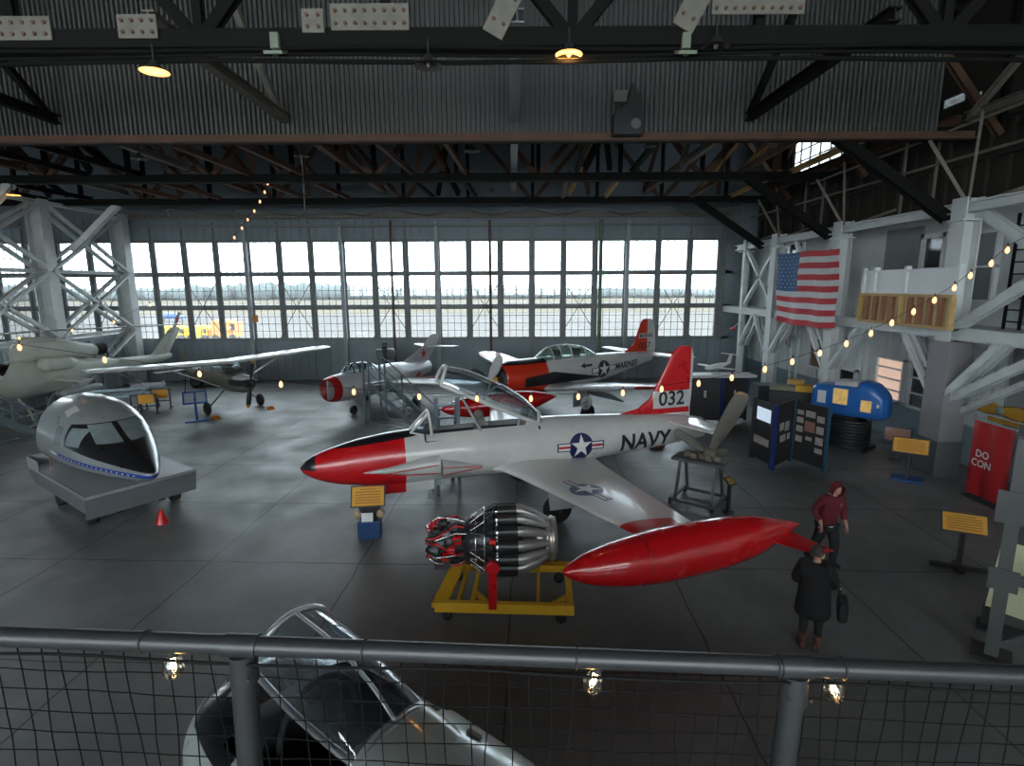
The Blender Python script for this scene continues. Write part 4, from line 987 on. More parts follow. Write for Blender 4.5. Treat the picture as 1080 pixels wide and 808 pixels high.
for i in range(15):
    a = math.radians(70 + 200*((i*.618) % 1)); x = -1.15 + .62*i/14; r = .33 - .06*(x < -.95)
    MB().tube((x, r*cos(a), r*sin(a)), (x + .14, r*cos(a), r*sin(a)), .085, n=12).tube((x - .05, r*cos(a), r*sin(a)), (x, r*cos(a), r*sin(a)), .04, n=10).build('accessory', [(M['red_paint'], m_gr, M['black'])[i % 3]], en)
for i in range(20):
    a = 2*PI*i/20 + rt.uniform(-.2,.2); r0, r1 = rt.uniform(.34,.42), rt.uniform(.2,.3); b2 = a + rt.uniform(-.7,.7)
    MB().path([(-.35, r0*cos(a), r0*sin(a)), (-.6, .44*cos(a), .44*sin(a)), (-1.0, .42*cos(b2), .42*sin(b2)), (-1.22, r1*cos(b2), r1*sin(b2)), (-1.15, .1*cos(b2), .1*sin(b2))], .016, 6).build('hose', [(M['black'], M['red_paint'], M['chrome'])[i % 3]], en)
MB().tube((.1,-.68,.28), (.22,-.68,.28), .05).build('igniter', [M['red_paint']], en)

# ------------------------------------------------------------------ white jet cockpit below the balcony
ck = empty('jet_cockpit', (.8*-3.28 + .6*2.6, -.6*-3.28 + .8*2.6, 0), heading(.8, -.6), 'white blunt-nosed jet cockpit below the railing, glass canopy half raised', 'airplane')
m_ck = mat('white cockpit skin', (.56,.60,.57), .3, var=.1, coat=.5, zones=[((.012,.012,.014), [(1,0,0,-2.42),(0,0,1,1.60),(-1,0,0,1.2)])])
fbm = MB().loft([(-2.6,1.2,.05,.05,.05,2),(-2.55,1.2,.32,.28,.25,2),(-2.35,1.22,.64,.48,.45,2.2),(-2.0,1.24,.86,.58,.6,2.3),(-1.3,1.25,.96,.62,.65,2.3),(0,1.28,.94,.70,.65,2.3),(.12,1.3,.90,.84,.65,2.2),(1.1,1.34,.82,.84,.62,2.2),(2.15,1.32,.74,.78,.58,2.2),(2.25,1.32,.66,.70,.52,2.2)], 50, 40)
cut_idx(fbm, 40, lambda x, i: -1.45 < x < -.02 and 5 <= i < 15)
fbm.build('fuselage', [m_ck], ck)
MB().bb(-1.5,.05,-.72,.72,.98,1.0).bb(-.02,.02,-.7,.7,1.0,1.75).bb(-1.45,.0,-.74,-.70,1.0,1.62).bb(-1.45,.0,.70,.74,1.0,1.62).build('cockpit_tub', [m_dark], ck)
q = MB().loft([(-1.62,1.66,.3,.1,.1,2.4),(-1.5,1.68,.5,.17,.1,2.6),(-1.2,1.68,.6,.2,.16,2.8),(-1.1,1.66,.55,.16,.16,2.6)], 12, 24); q.build('glare_shield', [m_dark], ck)
MB().box((-1.85,-.30,1.825), (.2,.26,.004), 0, Matrix.Rotation(.5,3,'Z') @ Matrix.Rotation(-.2,3,'Y')).build('placard', [mat('white card', (.6,.6,.56), .7)], ck)
# fixed windscreen hoop
h0 = [V((-1.0, .42*cos(PI*i/16), 1.6 + .52*sin(PI*i/16))) for i in range(17)]
ws_ = MB().path(h0, .035, 8).tube((-1.0,-.42,1.6),(-1.55,-.2,1.62),.02).tube((-1.0,.42,1.6),(-1.55,.2,1.62),.02).build('windscreen_frame', [m_dark], ck)
g = MB(); tipv = V((-1.6, 0, 1.66)); g.add(h0 + [tipv], [(i, i+1, 17) for i in range(16)], 0, True); g.build('windscreen_glass', [G_can], ws_)
se = MB().bb(-.75,-.2,-.26,.26,1.02,1.25); se.box((-.18,0,1.6),(.14,.48,.8),0,Matrix.Rotation(.15,3,'Y')); se.build('ejection_seat', [m_seat], ck, bevel=.03)
cn = empty('canopy', (.05, 0, 2.10)); cn.parent = ck; cn.rotation_euler = (0, math.radians(9), 0)
cp = [hoop(x, w_, h) for x, w_, h in resample([(-1.42,.42,.40),(-.9,.43,.42),(-.3,.40,.32),(.05,.36,.16)], 16)]
vs = [v for r_ in cp for v in r_]; fs = [(j*n+i, j*n+i+1, (j+1)*n+i+1, (j+1)*n+i) for j in range(len(cp)-1) for i in range(n-1)]
MB().add(vs, fs, 0, True).build('canopy_glass', [G_can], cn)
q = MB()
for k in (0, len(cp)-1): q.path(cp[k], .032, 8)
for k in (0, 18): q.path([r_[k] for r_ in cp], .034, 8)
q.path([r_[9] for r_ in cp], .02, 8)
q.build('canopy_frame', [mat('silver canopy rail', (.62,.65,.66), .25, metal=.5)], cn)
MB().loft([(.0,0,.40,.18,.1,2.2),(.5,-.02,.42,.16,.1,2.2),(1.2,-.1,.36,.12,.1,2.2)], 10, 20).build('canopy_fairing', [m_ck], cn)
MB().box((.55,-.3,2.1),(.1,.06,.03)).build('latch', [M['grey_steel']], ck); MB().box((.6,.42,2.09),(.14,.04,.04)).build('latch', [M['grey_steel']], ck)
st_ = MB()
for x in (-1.3, .8): st_.bb(x-.06,x+.06,-.6,.6,.0,.1).bb(x-.05,x+.05,-.55,-.45,.1,.8).bb(x-.05,x+.05,.45,.55,.1,.8)
st_.bb(-1.3,.8,-.55,-.45,.3,.36).bb(-1.3,.8,.45,.55,.3,.36); st_.build('support_cradle', [M['grey_steel']], ck)
# ------------------------------------------------------------------ boarding stairs and ladders
def stairs(name, foot, top, zt, wd, lab, mm, rails=True, steps=7, cat='stairs', pl=.92):
    foot, top = V(foot), V(top); d = top - foot; L = V((d.x, d.y, 0)).length; rz = heading(d.x, d.y)
    o = empty(name, (foot.x, foot.y, 0), rz, lab, cat)
    for s in (-1, 1):
        MB().bar((0, s*wd, .1), (L, s*wd, zt), .06, .2).build('stringer', [mm], o)
        MB().tube((-.1, s*wd, .95), (L, s*wd, zt + 1.0), .03).tube((-.05, s*wd, .5), (L, s*wd, zt + .5), .022).tube((L, s*wd, zt + 1.0), (L + pl, s*wd, zt + 1.0), .03).build('handrail', [mm], o)
        for f in (0, .33, .66, 1): MB().bb(L*f-.03, L*f+.03, s*wd-.03, s*wd+.03, max(0, zt*f - .05) if f < 1 else 0, zt*f + 1.0).build('rail_post', [mm], o)
        MB().bb(L + pl - .07, L + pl, s*wd-.035, s*wd+.035, 0, zt + 1.0).build('leg', [mm], o)
    for i in range(steps): f = (i + .6) / steps; MB().box((L*f, 0, zt*f + .02), (.24, wd*2, .04)).build('step', [mm], o)
    MB().bb(L, L + pl, -wd, wd, zt - .05, zt).build('platform', [mm], o)
    MB().bar((L*.3, -wd, .12), (L + pl, -wd, .12), .05).bar((L*.3, wd, .12), (L + pl, wd, .12), .05).build('base_rail', [mm], o)
    return o
m_st = mat('blue grey stair paint', rgb(96, 108, 116), .5, var=.2)
stairs('boarding_stairs', (-3.2, 21.0, 0), (-5.75, 23.1, 0), 1.75, .42, 'blue-grey boarding stairs with railings beside the silver fighter', m_st, pl=.4)
P = gz(40, 457); stairs('boarding_stairs', (P.x + .1, P.y - .3, 0), (P.x - .9, P.y - 2.4, 0), 1.9, .5, 'blue-grey boarding stairs at the left edge beside the helicopter', m_st, steps=6)
P = jet.location + Matrix.Rotation(math.radians(16.3), 3, 'Z') @ V((3.75, 1.0, 0)); o = empty('boarding_ladder', (P.x, P.y, 0), math.radians(16.3), 'grey A-shaped ladder standing behind the cockpit of the red-nosed jet', 'ladder')
for s in (-1, 1): MB().bar((s*.3, 1.2, 0), (s*.3, .1, 2.75), .09, .14).bar((s*.3, .05, 0), (s*.3, .05, 2.85), .1, .1).build('side_frame', [m_st], o)
for i in range(7): f = (i + .7) / 7.2; MB().box((0, 1.2 - 1.1*f, 2.75*f), (.6, .2, .05)).build('tread', [m_st], o)
MB().bb(-.36, .36, -.05, .15, 2.8, 2.88).build('top_plate', [M['grey_steel']], o)

# ------------------------------------------------------------------ sign stands
m_sy = mat('yellow sign face', rgb(214, 150, 30), .55, var=.1); m_line = mat('brown print', rgb(150, 98, 24), .6); m_bl = M['blue_paint']; m_blk = mat('black painted post', (.02,.02,.022), .5)
def sign(pos, rz, wd, ht, zc, tilt, lab, base, lines=True, face=None):
    o = empty('sign_stand', (pos[0], pos[1], 0), rz, lab, 'sign')
    base(o)
    Mt = Matrix.Rotation(-tilt, 3, 'X')
    b_ = MB().box((0, 0, zc), (wd + .06, .03, ht + .06), 0, Mt).build('sign_board', [m_blk], o)
    MB().box(V((0, 0, zc)) + Mt @ V((0, -.02, 0)), (wd, .012, ht), 0, Mt).build('sign_face', [face or m_sy], b_)
    if lines:
        q = MB()
        for i in range(6):
            w_ = wd * (.8 if i else .5); q.box(V((0, 0, zc)) + Mt @ V((0, -.028, ht*(.36 - i*.14))), (w_, .004, ht*.05), 0, Mt)
        q.build('print_lines', [m_line], b_)
    return o
def base_post(h, col, bw=.5):
    def f(o):
        MB().box((0,0,.03), (bw, bw*.7, .06)).build('base', [col], o, bevel=.01); MB().bb(-.035,.035,-.035,.035,.05,h).build('post', [m_blk], o)
    return f
def base_t(h):
    def f(o):
        MB().box((0,0,.04), (.95,.1,.08)).box((0,0,.04), (.1,.5,.08)).build('base', [m_blk], o); MB().bb(-.04,.04,-.04,.04,.05,h).build('post', [m_blk], o)
    return f
def base_box(o):
    MB().bb(-.26,.26,-.14,.22,0,.42).build('base_box', [mat('blue base box', rgb(30, 66, 110), .5)], o, bevel=.02); MB().bb(-.2,.2,.0,.14,.42,.8).build('post', [m_blk], o)
    MB().box((-.02,-.16,.55), (.26,.02,.2), 0, Matrix.Rotation(-.3,3,'X')).build('paper', [M['white_paint']], o)
    for s in (-1, 1): MB().lathe([(-.06,.03),(-.06,.1),(.06,.1),(.06,.03)], 14, org=(s*.26,.05,.55), axis='y', caps=True).build('reel', [mat('tan reel', (.4,.3,.18), .6)], o)
sign((-3.35, 12.1), .12, .72, .44, 1.0, .5, 'yellow sign on a blue box base under the jet\'s red nose', base_box)
P = gz(956, 506); sign((P.x, P.y), -.6, .85, .42, 1.05, .4, 'yellow sign on a blue foot beside the broad right column', base_post(1.0, M['blue_paint'], .8))
P = gz(1010, 600); sign((P.x, P.y), -.45, .72, .36, 1.0, .5, 'yellow wooden sign on a black T-shaped stand in front of the red banner', base_t(.95))
P = gz(936, 487); sign((P.x + .3, P.y + .1), -.6, .7, .4, .9, .4, 'small pinkish sign behind the yellow sign near the blue trainer', base_post(.85, m_blk, .4), True, mat('pink sign face', rgb(150, 110, 108), .6))
# blue easel
P = gz(208, 444); o = empty('sign_easel', (P.x, P.y, 0), .5, 'blue open-framed easel sign on the floor beside the high-wing plane', 'sign')
MB().box((0,0,.03), (.9,.5,.05)).build('base', [M['blue_paint']], o); MB().bb(-.05,.05,-.04,.04,.05,1.0).build('post', [M['blue_paint']], o)
Mt = Matrix.Rotation(-.5, 3, 'X'); q = MB()
for c_, s_ in (((0,0,.26),(.92,.05,.06)), ((0,0,-.26),(.92,.05,.06)), ((-.44,0,0),(.06,.05,.56)), ((.44,0,0),(.06,.05,.56)), ((0,0,0),(.06,.05,.5))): q.box(V((0,0,1.05)) + Mt @ V(c_), s_, 0, Mt)
q.build('easel_frame', [M['blue_paint']], o); MB().box(V((0,.03,1.05)), (.84,.01,.48), 0, Mt).build('panel', [mat('grey easel panel', (.3,.32,.34), .4)], o)

# ------------------------------------------------------------------ folding exhibit boards
m_bd = mat('black display board', (.022,.022,.024), .7); m_be = mat('blue board edge', rgb(20, 48, 112), .5); m_pp = mat('pale print', (.42,.38,.34), .6, var=.3, scale=8)
def board(o, p, q_, z0, z1, prints, edge):
    p, q_ = V((*p, 0)), V((*q_, 0)); d = q_ - p; L = d.length; a = heading(d.x, d.y); Mr = Matrix.Rotation(a, 3, 'Z')
    def W(x, y, z): return p + Mr @ V((x, y, z))
    b_ = MB().box(W(L/2, 0, (z0+z1)/2), (L, .05, z1-z0), 0, Mr).build('panel', [m_bd], o)
    for xe, we in ((0, .12), (L, .06)): MB().box(W(xe, 0, (z0+z1)/2 - .05), (we, .1, z1-z0+.1), 0, Mr).build('edge_post', [edge], b_)
    for (u, v, w_, h_, mm) in prints: MB().box(W(L*u, -.035, z0 + (z1-z0)*v), (w_, .01, h_), 0, Mr).build('print', [mm], b_)
    return b_
k0 = gz(792, 484); o = empty('exhibit_boards', (k0.x, k0.y, 0), 0, 'black folding exhibit boards with a lit screen and blue edges', 'display')
def lp(px_, py_): P = gz(px_, py_) - k0; return (P.x, P.y)
m_scr = mat('lit screen', (.6,.7,.8), .4, emit=((.62,.75,.9), .38))
m_rd = mat('reddish print', (.35,.16,.13), .6, var=.4, scale=9)
board(o, lp(792, 484), lp(812, 495), .15, 2.1, [(.55,.78,.75,.42,m_scr), (.35,.33,.5,.26,m_pp), (.72,.33,.35,.24,m_pp), (.5,.52,.3,.2,m_dark)], mat('dark board edge', (.03,.03,.035), .5))
board(o, lp(814, 495.5), lp(833, 486), .1, 2.1, [(.3,.62,.3,.25,m_pp), (.6,.6,.3,.3,m_pp), (.4,.42,.4,.22,m_pp), (.72,.42,.2,.2,m_pp)], m_be)
board(o, lp(834, 486), lp(869, 498), .1, 2.05, [(.2,.83,.24,.14,m_pp),(.2,.7,.24,.18,m_pp),(.2,.55,.24,.2,m_pp),(.2,.38,.24,.2,m_pp),(.5,.83,.34,.2,m_pp),(.5,.62,.36,.34,m_rd),(.5,.42,.22,.12,m_pp),(.8,.78,.26,.2,m_pp),(.8,.6,.26,.24,m_pp),(.8,.42,.26,.24,m_pp),(.8,.26,.26,.16,m_pp)], mat('teal board edge', rgb(40, 84, 104), .5))
# cartons stacked on a cabinet behind the boards
P = gz(822, 462); o = empty('storage_cabinet', (P.x + .8, P.y + .9, 0), -.5, 'dark cabinet behind the exhibit boards', 'cabinet')
MB().bb(-.8,.8,-.35,.35,0,1.7).build('body', [m_bd], o); MB().bb(-.78,-.02,-.37,-.35,.1,1.6).build('door', [m_blk], o); MB().bb(.02,.78,-.37,-.35,.1,1.6).build('door', [m_blk], o)
cb = o.location
for nm, dx, dy, z, sz, col, lab in (('carton', -.35, 0, 1.7, (.9,.6,.16), rgb(120, 122, 100), 'flat olive carton on the dark cabinet, left of the yellow crate'), ('crate', .42, -.1, 1.7, (.62,.5,.24), rgb(206, 158, 36), 'yellow crate on the dark cabinet'), ('carton', .1, .1, 1.95, (.6,.4,.16), rgb(168, 128, 60), 'tan carton stacked on top behind the yellow crate')):
    p = V((dx, dy, 0)); p.rotate(Matrix.Rotation(-.5, 3, 'Z'))
    b_ = MB().box((0,0,sz[2]/2), sz).build(nm, [mat(nm + ' paint', col, .6)], loc=(cb.x + p.x, cb.y + p.y, z), rz=-.5, bevel=.01); tag(b_, lab, 'box')
# far display with model plane
k0 = gz(730, 448); k0.y += 4.5; o = empty('exhibit_boards', (8.1, 22.6, 0), 0, 'black exhibit boards with a blue post, behind the jet tail', 'display')
for (x0, y0, x1, y1, e_) in ((-.6, .3, .65, -.1, m_be), (.65, -.1, 1.9, .4, m_be)):
    board(o, (x0, y0), (x1, y1), .15, 2.0, [(.5,.6,.1,.3,m_pp)], e_)
MB().bb(-.7,2.0,-.25,.6,2.0,2.1).build('shelf', [mat('pale shelf', (.42,.44,.44), .5)], o)
o = empty('model_airplane', (8.6, 22.85, 2.1), .5, 'white model airplane on top of the boards behind the jet tail', 'model')
MB().loft([(-.7,.28,.02,.02,.02,2),(-.5,.28,.1,.1,.1,2),(.1,.3,.12,.14,.1,2),(.8,.4,.03,.05,.03,2)], 14, 14).build('fuselage', [M['white_paint']], o)
MB().wing([(-.2,-.9,.3,.3,.05),(-.3,0,.28,.45,.08),(-.2,.9,.3,.3,.05)], 8).build('wing', [M['white_paint']], o)
MB().wing([(.55,0,.4,.3,.03,'z'),(.75,0,.8,.2,.02,'z')], 8).wing([(.65,-.4,.78,.2,.03),(.65,.4,.78,.2,.03)], 8).build('tail', [M['white_paint']], o)
MB().tube((0,0,0),(0,0,.25),.03).lathe([(0,.2),(.03,.2)], 16, axis='z', caps=True).build('display_stand', [M['grey_steel']], o)

# ------------------------------------------------------------------ propeller on a wheeled work stand
c0 = (gz(705, 530) + gz(768, 545)) / 2; rzp = heading(*( (gz(768,545) - gz(705,530)).xy ))
o = empty('work_stand', (c0.x + .2, c0.y + .45, 0), rzp, 'grey steel wheeled work stand carrying the propeller beside the jet tail', 'stand')
m_ws = mat('worn grey steel', (.075,.08,.08), .5, var=.3)
MB().bb(-.72,.62,-.32,.32,1.16,1.24).build('top', [m_ws], o, bevel=.01)
for sx in (-.5, .42):
    for s in (-1, 1): MB().bar((sx, s*.2, 1.16), (sx + (.0 if sx < 0 else .04), s*.5, .12), .07).build('leg', [m_ws], o)
q = MB()
for s in (-1, 1): q.bar((-.65, s*.52, .14), (.6, s*.52, .14), .08)
q.bar((-.62,-.55,.14),(-.62,.55,.14),.08).bar((.5,-.55,.14),(.5,.55,.14),.08); q.build('base_frame', [m_ws], o)
for sx in (-.6, .5):
    for s in (-1, 1): MB().lathe([(-.02,.02),(-.02,.06),(.02,.06),(.02,.02)], 12, org=(sx, s*.55, .06), axis='y', caps=True).build('caster', [m_tyre], o)
wl = o.location
pr = empty('wooden_propeller', (wl.x + .02, wl.y, 1.24), rzp, 'large grey propeller with upright blade lying on the work stand', 'propeller')
m_pg = mat('weathered propeller grey', rgb(94, 90, 82), .6, var=.3, zones=[(rgb(150, 116, 70), [(0,0,1,1.84)])])
q = MB().lathe([(-.1,.1),(-.08,.17),(.12,.17),(.16,.08)], 18, org=(.18,0,.17), axis='y', caps=True)
for i in range(5): q.box((-.4 + i*.2, .05*(-1)**i, .07), (.16,.22,.14))
q.build('hub', [mat('brown castings', (.13,.11,.085), .6, var=.5, scale=8)], pr)
def flatblade(par, org, ang, R, chord, mm):
    o_ = V(org); d = V((sin(ang), 0, cos(ang))); c = V((cos(ang), 0, -sin(ang))); R_ = []
    for u, cw, th in ((.05,.4,.5),(.2,.75,.3),(.45,1,.16),(.8,1,.1),(.94,.85,.07),(.985,.6,.05),(1,.3,.04)):
        tw = .9 - .6*u; e = c*cos(tw) + V((0,1,0))*sin(tw); nn = d.cross(e); R_.append([o_ + d*(R*u) + e*(chord*cw*.5*cos(2*PI*k/12)) + nn*(chord*th*.3*sin(2*PI*k/12)) for k in range(12)])
    return MB().rings(R_).build('blade', [mm], par)
flatblade(pr, (.18,0,.2), .42, 1.85, .42, m_pg); flatblade(pr, (.1,0,.2), -1.1, 1.0, .22, m_pg); flatblade(pr, (.2,.1,.2), 1.35, .42, .2, m_pg)
P = gz(766, 540); sign((P.x + .02, P.y - .05), .5, .2, .2, .85, .9, 'little tan card on a thin post at the foot of the work stand', base_post(.82, m_blk, .24), False, mat('tan card', rgb(150, 116, 62), .6))
P = gz(695, 472); o = MB().lathe([(0,.02),(0,.3),(.25,.3),(.3,.22),(.3,.02)], 20, axis='z').build('drum_base', [mat('rusty orange drum', rgb(120, 56, 38), .6)], loc=(P.x, P.y + .3, 0)); tag(o, 'rusty orange round drum on the floor beneath the jet tail', 'drum')

# ------------------------------------------------------------------ blue flight trainer on a dark base
P = gz(897, 478); o = empty('flight_trainer', (P.x + .35, P.y + .9, 0), math.radians(-52), 'blue boxy flight trainer with white roof and lit windows on a dark base', 'simulator')
o.scale = (.72, .95, 1.0)
m_bt = mat('trainer blue', rgb(40, 104, 180), .4, var=.12, coat=.3); m_glow = mat('warm lit trainer window', (.6,.42,.15), .4, var=.5, scale=6, emit=((1,.62,.2), .16))
q = MB()
for i, (x, w_, z0, z1) in enumerate(((-1.5,.45,1.35,1.95),(-1.3,.52,1.2,2.2),(-.2,.55,1.15,2.3),(.75,.55,1.15,2.3))): pass
prof_ = [(-1.6,.40,1.68,.40,.40,6),(-1.4,.5,1.7,.50,.50,8),(0,.55,1.72,.54,.55,8),(.5,.55,1.72,.56,.55,8),(.62,.56,1.74,.72,.56,6),(1.0,.55,1.72,.70,.55,5),(1.6,.46,1.64,.42,.44,4),(1.75,.25,1.55,.25,.25,3)]
MB().loft([(x, zc_, w_, hu, hd_, e) for x, w_, zc_, hu, hd_, e in prof_], 30, 32).build('cab', [m_bt], o)
MB().loft([(-.55,2.26,.40,.14,.1,4),(.5,2.3,.46,.16,.1,4)], 8, 20).build('roof', [mat('white roof', (.55,.55,.53), .5)], o)
MB().bb(-.5,.15,-.57,-.54,1.6,2.15).build('window', [m_glow], o); MB().bb(.75,1.2,-.57,-.53,1.45,1.85).build('window', [m_glow], o); MB().bb(-1.25,-.85,-.53,-.50,1.55,2.0).build('sign_panel', [M['white_paint']], o)
decal([(star2d(.11), 0)], (1.45,-.5,1.7), (1,0,0), (0,0,1)).build('star_mark', [m_ins[1]], o)
q = MB()
for k in range(9): q.path([(1.0*cos(2*PI*i/24), .62*sin(2*PI*i/24), .12 + k*.11) for i in range(24)], .06, 6, closed=True)
q.build('bellows', [m_blk], o); MB().bb(-1.1,1.1,-.6,.6,0,.12).build('base', [m_bd], o); MB().bb(-.5,.5,-.4,.4,1.05,1.2).build('turntable', [m_blk], o)
P = gz(973, 470); o = MB().lathe([(0,.09),(.02,.1),(.5,.1),(.56,.05),(.62,.03)], 14, axis='z', caps=True).build('fire_extinguisher', [M['red_paint']], loc=(P.x + .5, P.y + .6, .6)); tag(o, 'red fire extinguisher beside the casing of the broad right column', 'fire extinguisher')
b_ = MB().bb(-.15,.15,-.15,.15,0,.6).build('plinth', [mat('pale blue plinth', (.32,.42,.48), .5)], loc=(P.x + .5, P.y + .6, 0)); tag(b_, 'pale blue plinth under the red fire extinguisher', 'plinth')
P = ax(800, 412, XR - .2); o = MB().bb(-.4,.4,-.4,.4,0,1.1).bb(-.42,.42,-.42,.42,1.1,1.15).build('bin', [mat('dark slate box', (.06,.08,.09), .5)], loc=(11.9, 25.6, 0)); tag(o, 'dark slate square bin beside the column left of the flag', 'bin')

# ------------------------------------------------------------------ hung propeller, banner, framed cards at the right edge
P = ax(1056, 433, XR + .9); o = empty('wall_propeller', (XR + .9, P.y, P.z), 0, 'yellow two-bladed propeller hung above the red banner at the right edge', 'propeller')
m_yp = mat('mustard propeller paint', rgb(190, 140, 40), .5, var=.15)
for s in (-1, 1):
    R_ = []
    for u, cw, th in ((.04,.5,.6),(.2,.8,.35),(.5,1,.2),(.85,.8,.1),(1,.3,.05)): R_.append([V((.22*th*.4*sin(2*PI*k/10), s*1.0*u, .22*cw*cos(2*PI*k/10)*.9)) for k in range(10)])
    MB().rings(R_).build('blade', [m_yp], o)
MB().lathe([(-.08,.02),(-.06,.12),(.1,.12)], 18, caps=True).build('hub', [M['grey_steel']], o)
MB().box((.1,0,-.32),(.04,1.0,.14)).build('plaque', [m_yp], o); MB().bb(.0,.12,-1.3,1.6,-.24,-.2).build('bracket', [M['white_steel']], o)
Pb0, Pb1 = gz(1030, 548), gz(1062, 556)
P = ax(1048, 452, 12.6); y_ = P.y
o = empty('banner', (12.6, y_, 0), 0, 'tall red banner with white lettering standing near the right edge', 'banner')
bz = MB(); N2 = 10; ztop = 2.15
vs = [(.03*sin(i*1.3), -.62 + 1.24*i/N2, z) for z in (.12, ztop) for i in range(N2 + 1)]
bz.add(vs, [(i, i+1, N2+2+i, N2+1+i) for i in range(N2)], 0, True).add([(x + .015, y, z) for x, y, z in vs], [(i, i+1, N2+2+i, N2+1+i) for i in range(N2)], 0, True)
bo = bz.build('cloth', [mat('red banner cloth', rgb(176, 22, 30), .6, var=.15)], o)
for tx, zz in (('DO', 1.28), ('CON', 1.02)):
    decal([(text2d(tx, .27, .006), 0)], (-.06, .15, zz), (0,-1,0), (0,0,1)).build('lettering', [m_ins[1]], bo)
MB().bb(-.02,.04,-.66,.66,ztop,ztop+.04).tube((.12,0,.03),(.06,0,ztop+.02),.015).build('frame', [M['grey_steel']], o); MB().box((.1,0,.03),(.4,1.2,.05)).build('base', [m_blk], o)
# grey steel frame with cream cards, near the right end of the balcony
P = gz(1038, 692); o = empty('steel_display_frame', (P.x + .1, P.y, 0), -.75, 'blurred grey steel frame with braces at the lower right edge', 'frame')
m_fg = mat('mid grey frame paint', (.085,.088,.088), .5, var=.2)
MB().hbar((0,0,0),(0,0,3.55),.17,.2,.03).build('post', [m_fg], o)
MB().hbar((1.5,.0,0),(1.5,.0,3.55),.2,.2,.03).build('post', [m_fg], o)
for z, w_ in ((1.35,.16),(2.45,.3)): MB().bar((-.1,0,z),(1.6,0,z),.06,w_).build('crossbar', [m_fg], o)
MB().bar((.05,-.05,.25),(1.4,-.05,1.3),.07,.1).build('brace', [m_fg], o); MB().bar((.1,-.05,2.4),(1.4,-.05,3.4),.07,.1).build('brace', [m_fg], o)
MB().box((0,-.12,2.5),(.42,.03,.5)).build('gusset', [m_fg], o); MB().box((0,-.12,1.35),(.36,.03,.34)).build('gusset', [m_fg], o)
MB().box((0,0,.03),(.5,.5,.06)).build('foot', [m_blk], o); MB().box((1.5,0,.03),(.5,.5,.06)).build('foot', [m_blk], o)
m_cr = mat('cream card', rgb(196, 196, 160), .6, var=.1)
bq = gz(1052, 668); o = empty('cream_boards', (P.x + 1.0, P.y + .35, 0), -.75, 'cream display boards standing behind the grey steel frame', 'display')
for dx, w_, a in ((-.28,.5,.25), (.55,.9,-.1)): MB().box((dx, .1, .95), (w_, .03, 1.2), 0, Matrix.Rotation(a*.3,3,'Y') @ Matrix.Rotation(-.12,3,'X')).build('board', [m_cr], o)
MB().box((.1,.05,.03),(1.5,.4,.06)).bb(-.6,-.5,0,.1,0,.4).bb(.6,.7,0,.1,0,.4).build('base', [m_blk], o)

# ------------------------------------------------------------------ munitions and small things near the helicopter
m_ms = mat('pale blue missile', rgb(150, 168, 176), .4, metal=.2); m_rk = mat('black rack', (.025,.028,.03), .6)
def missile(par, p, L, r, mm, name='missile'):
    x, y, z = p
    q = MB().lathe([(0,.005),(.08*L,r*.7),(.16*L,r),(L*.96,r),(L,r*.7),(L,.01)], 14, org=(x,y,z)); ob_ = q.build(name, [mm], par)
    f = MB()
    for u in (.3, .9):
        for a in (PI/4, 3*PI/4, 5*PI/4, 7*PI/4): d = V((0, cos(a), sin(a))); f.prism([V((x+L*u-.1,y,z))+d*r, V((x+L*u+.1,y,z))+d*r, V((x+L*u+.1,y,z))+d*r*2.6], d.cross(V((1,0,0)))*.01)
    f.build('fins', [mm], ob_); return ob_
for i, (px_, py_, L, r, mm, lab) in enumerate(((92, 440, 2.6, .085, m_ms, 'pale blue missile pair on a low black cradle under the helicopter'), (60, 446, 2.0, .07, M['white_paint'], 'short white rockets on a floor cradle nearest the left stairs'), (142, 432, 1.5, .12, mat('striped bomb grey', (.35,.37,.4), .4), 'stubby grey bombs on a cradle beside the yellow placards'))):
    P = gz(px_, py_); hgt = .75 if i == 0 else .4 if i == 1 else .7
    o = empty('munition_cradle', (P.x - .2, P.y + .1, 0), .45, lab, 'munitions')
    for x in (.3, L - .4): MB().bb(x-.04, x+.04, -.35, .35, 0, .08).bb(x-.04, x+.04, -.04, .04, 0, hgt).bb(x-.03, x+.03, -.3, .3, hgt - .08, hgt).build('leg', [m_rk], o)
    for s, dz in ((-1, 0), (1, 0), (0, .28)): missile(o, (0, s*.22, hgt + r + dz*(i != 1)), L, r, mm)
m_rb = mat('red banded body', rgb(140, 50, 60), .4)
for px_, py_, lab in ((153, 437, 'yellow placard on a black barrier, nearer the missiles'), (168, 431, 'yellow placard on a black barrier, nearer the high-wing plane')):
    P = gz(px_, py_); o = empty('barrier', (P.x, P.y, 0), .35, lab, 'barrier')
    for x in (-.5, .5): MB().bb(x-.03, x+.03, -.03, .03, 0, .95).bb(x-.03, x+.03, -.25, .25, 0, .05).build('leg', [m_rk], o)
    [MB().bb(-.5,.5,-.02,.02,zr,zr+.05).build('rail', [m_rk], o) for zr in (.35, .9)]; MB().box((.12,-.05,.72),(.62,.02,.42)).build('placard', [m_sy], o)
P = gz(178, 422); o = empty('tow_tractor', (-18.1, 32.4, 0), .3, 'small dark green tow tractor parked behind the barriers', 'tractor')
m_dg = mat('dark green tractor', rgb(34, 46, 44), .5)
MB().bb(-.9,.9,-.5,.5,.35,.85).bb(-.9,-.1,-.45,.45,.85,1.15).build('body', [m_dg], o, bevel=.05); MB().bb(.1,.5,-.3,.3,.85,1.2).build('seat', [m_rk], o)
for x in (-.6, .6):
    for s in (-1, 1): MB().lathe([(-.1,.1),(-.1,.28),(.1,.28),(.1,.1)], 16, org=(x, s*.55, .28), axis='y', caps=True).build('wheel', [m_tyre], o)
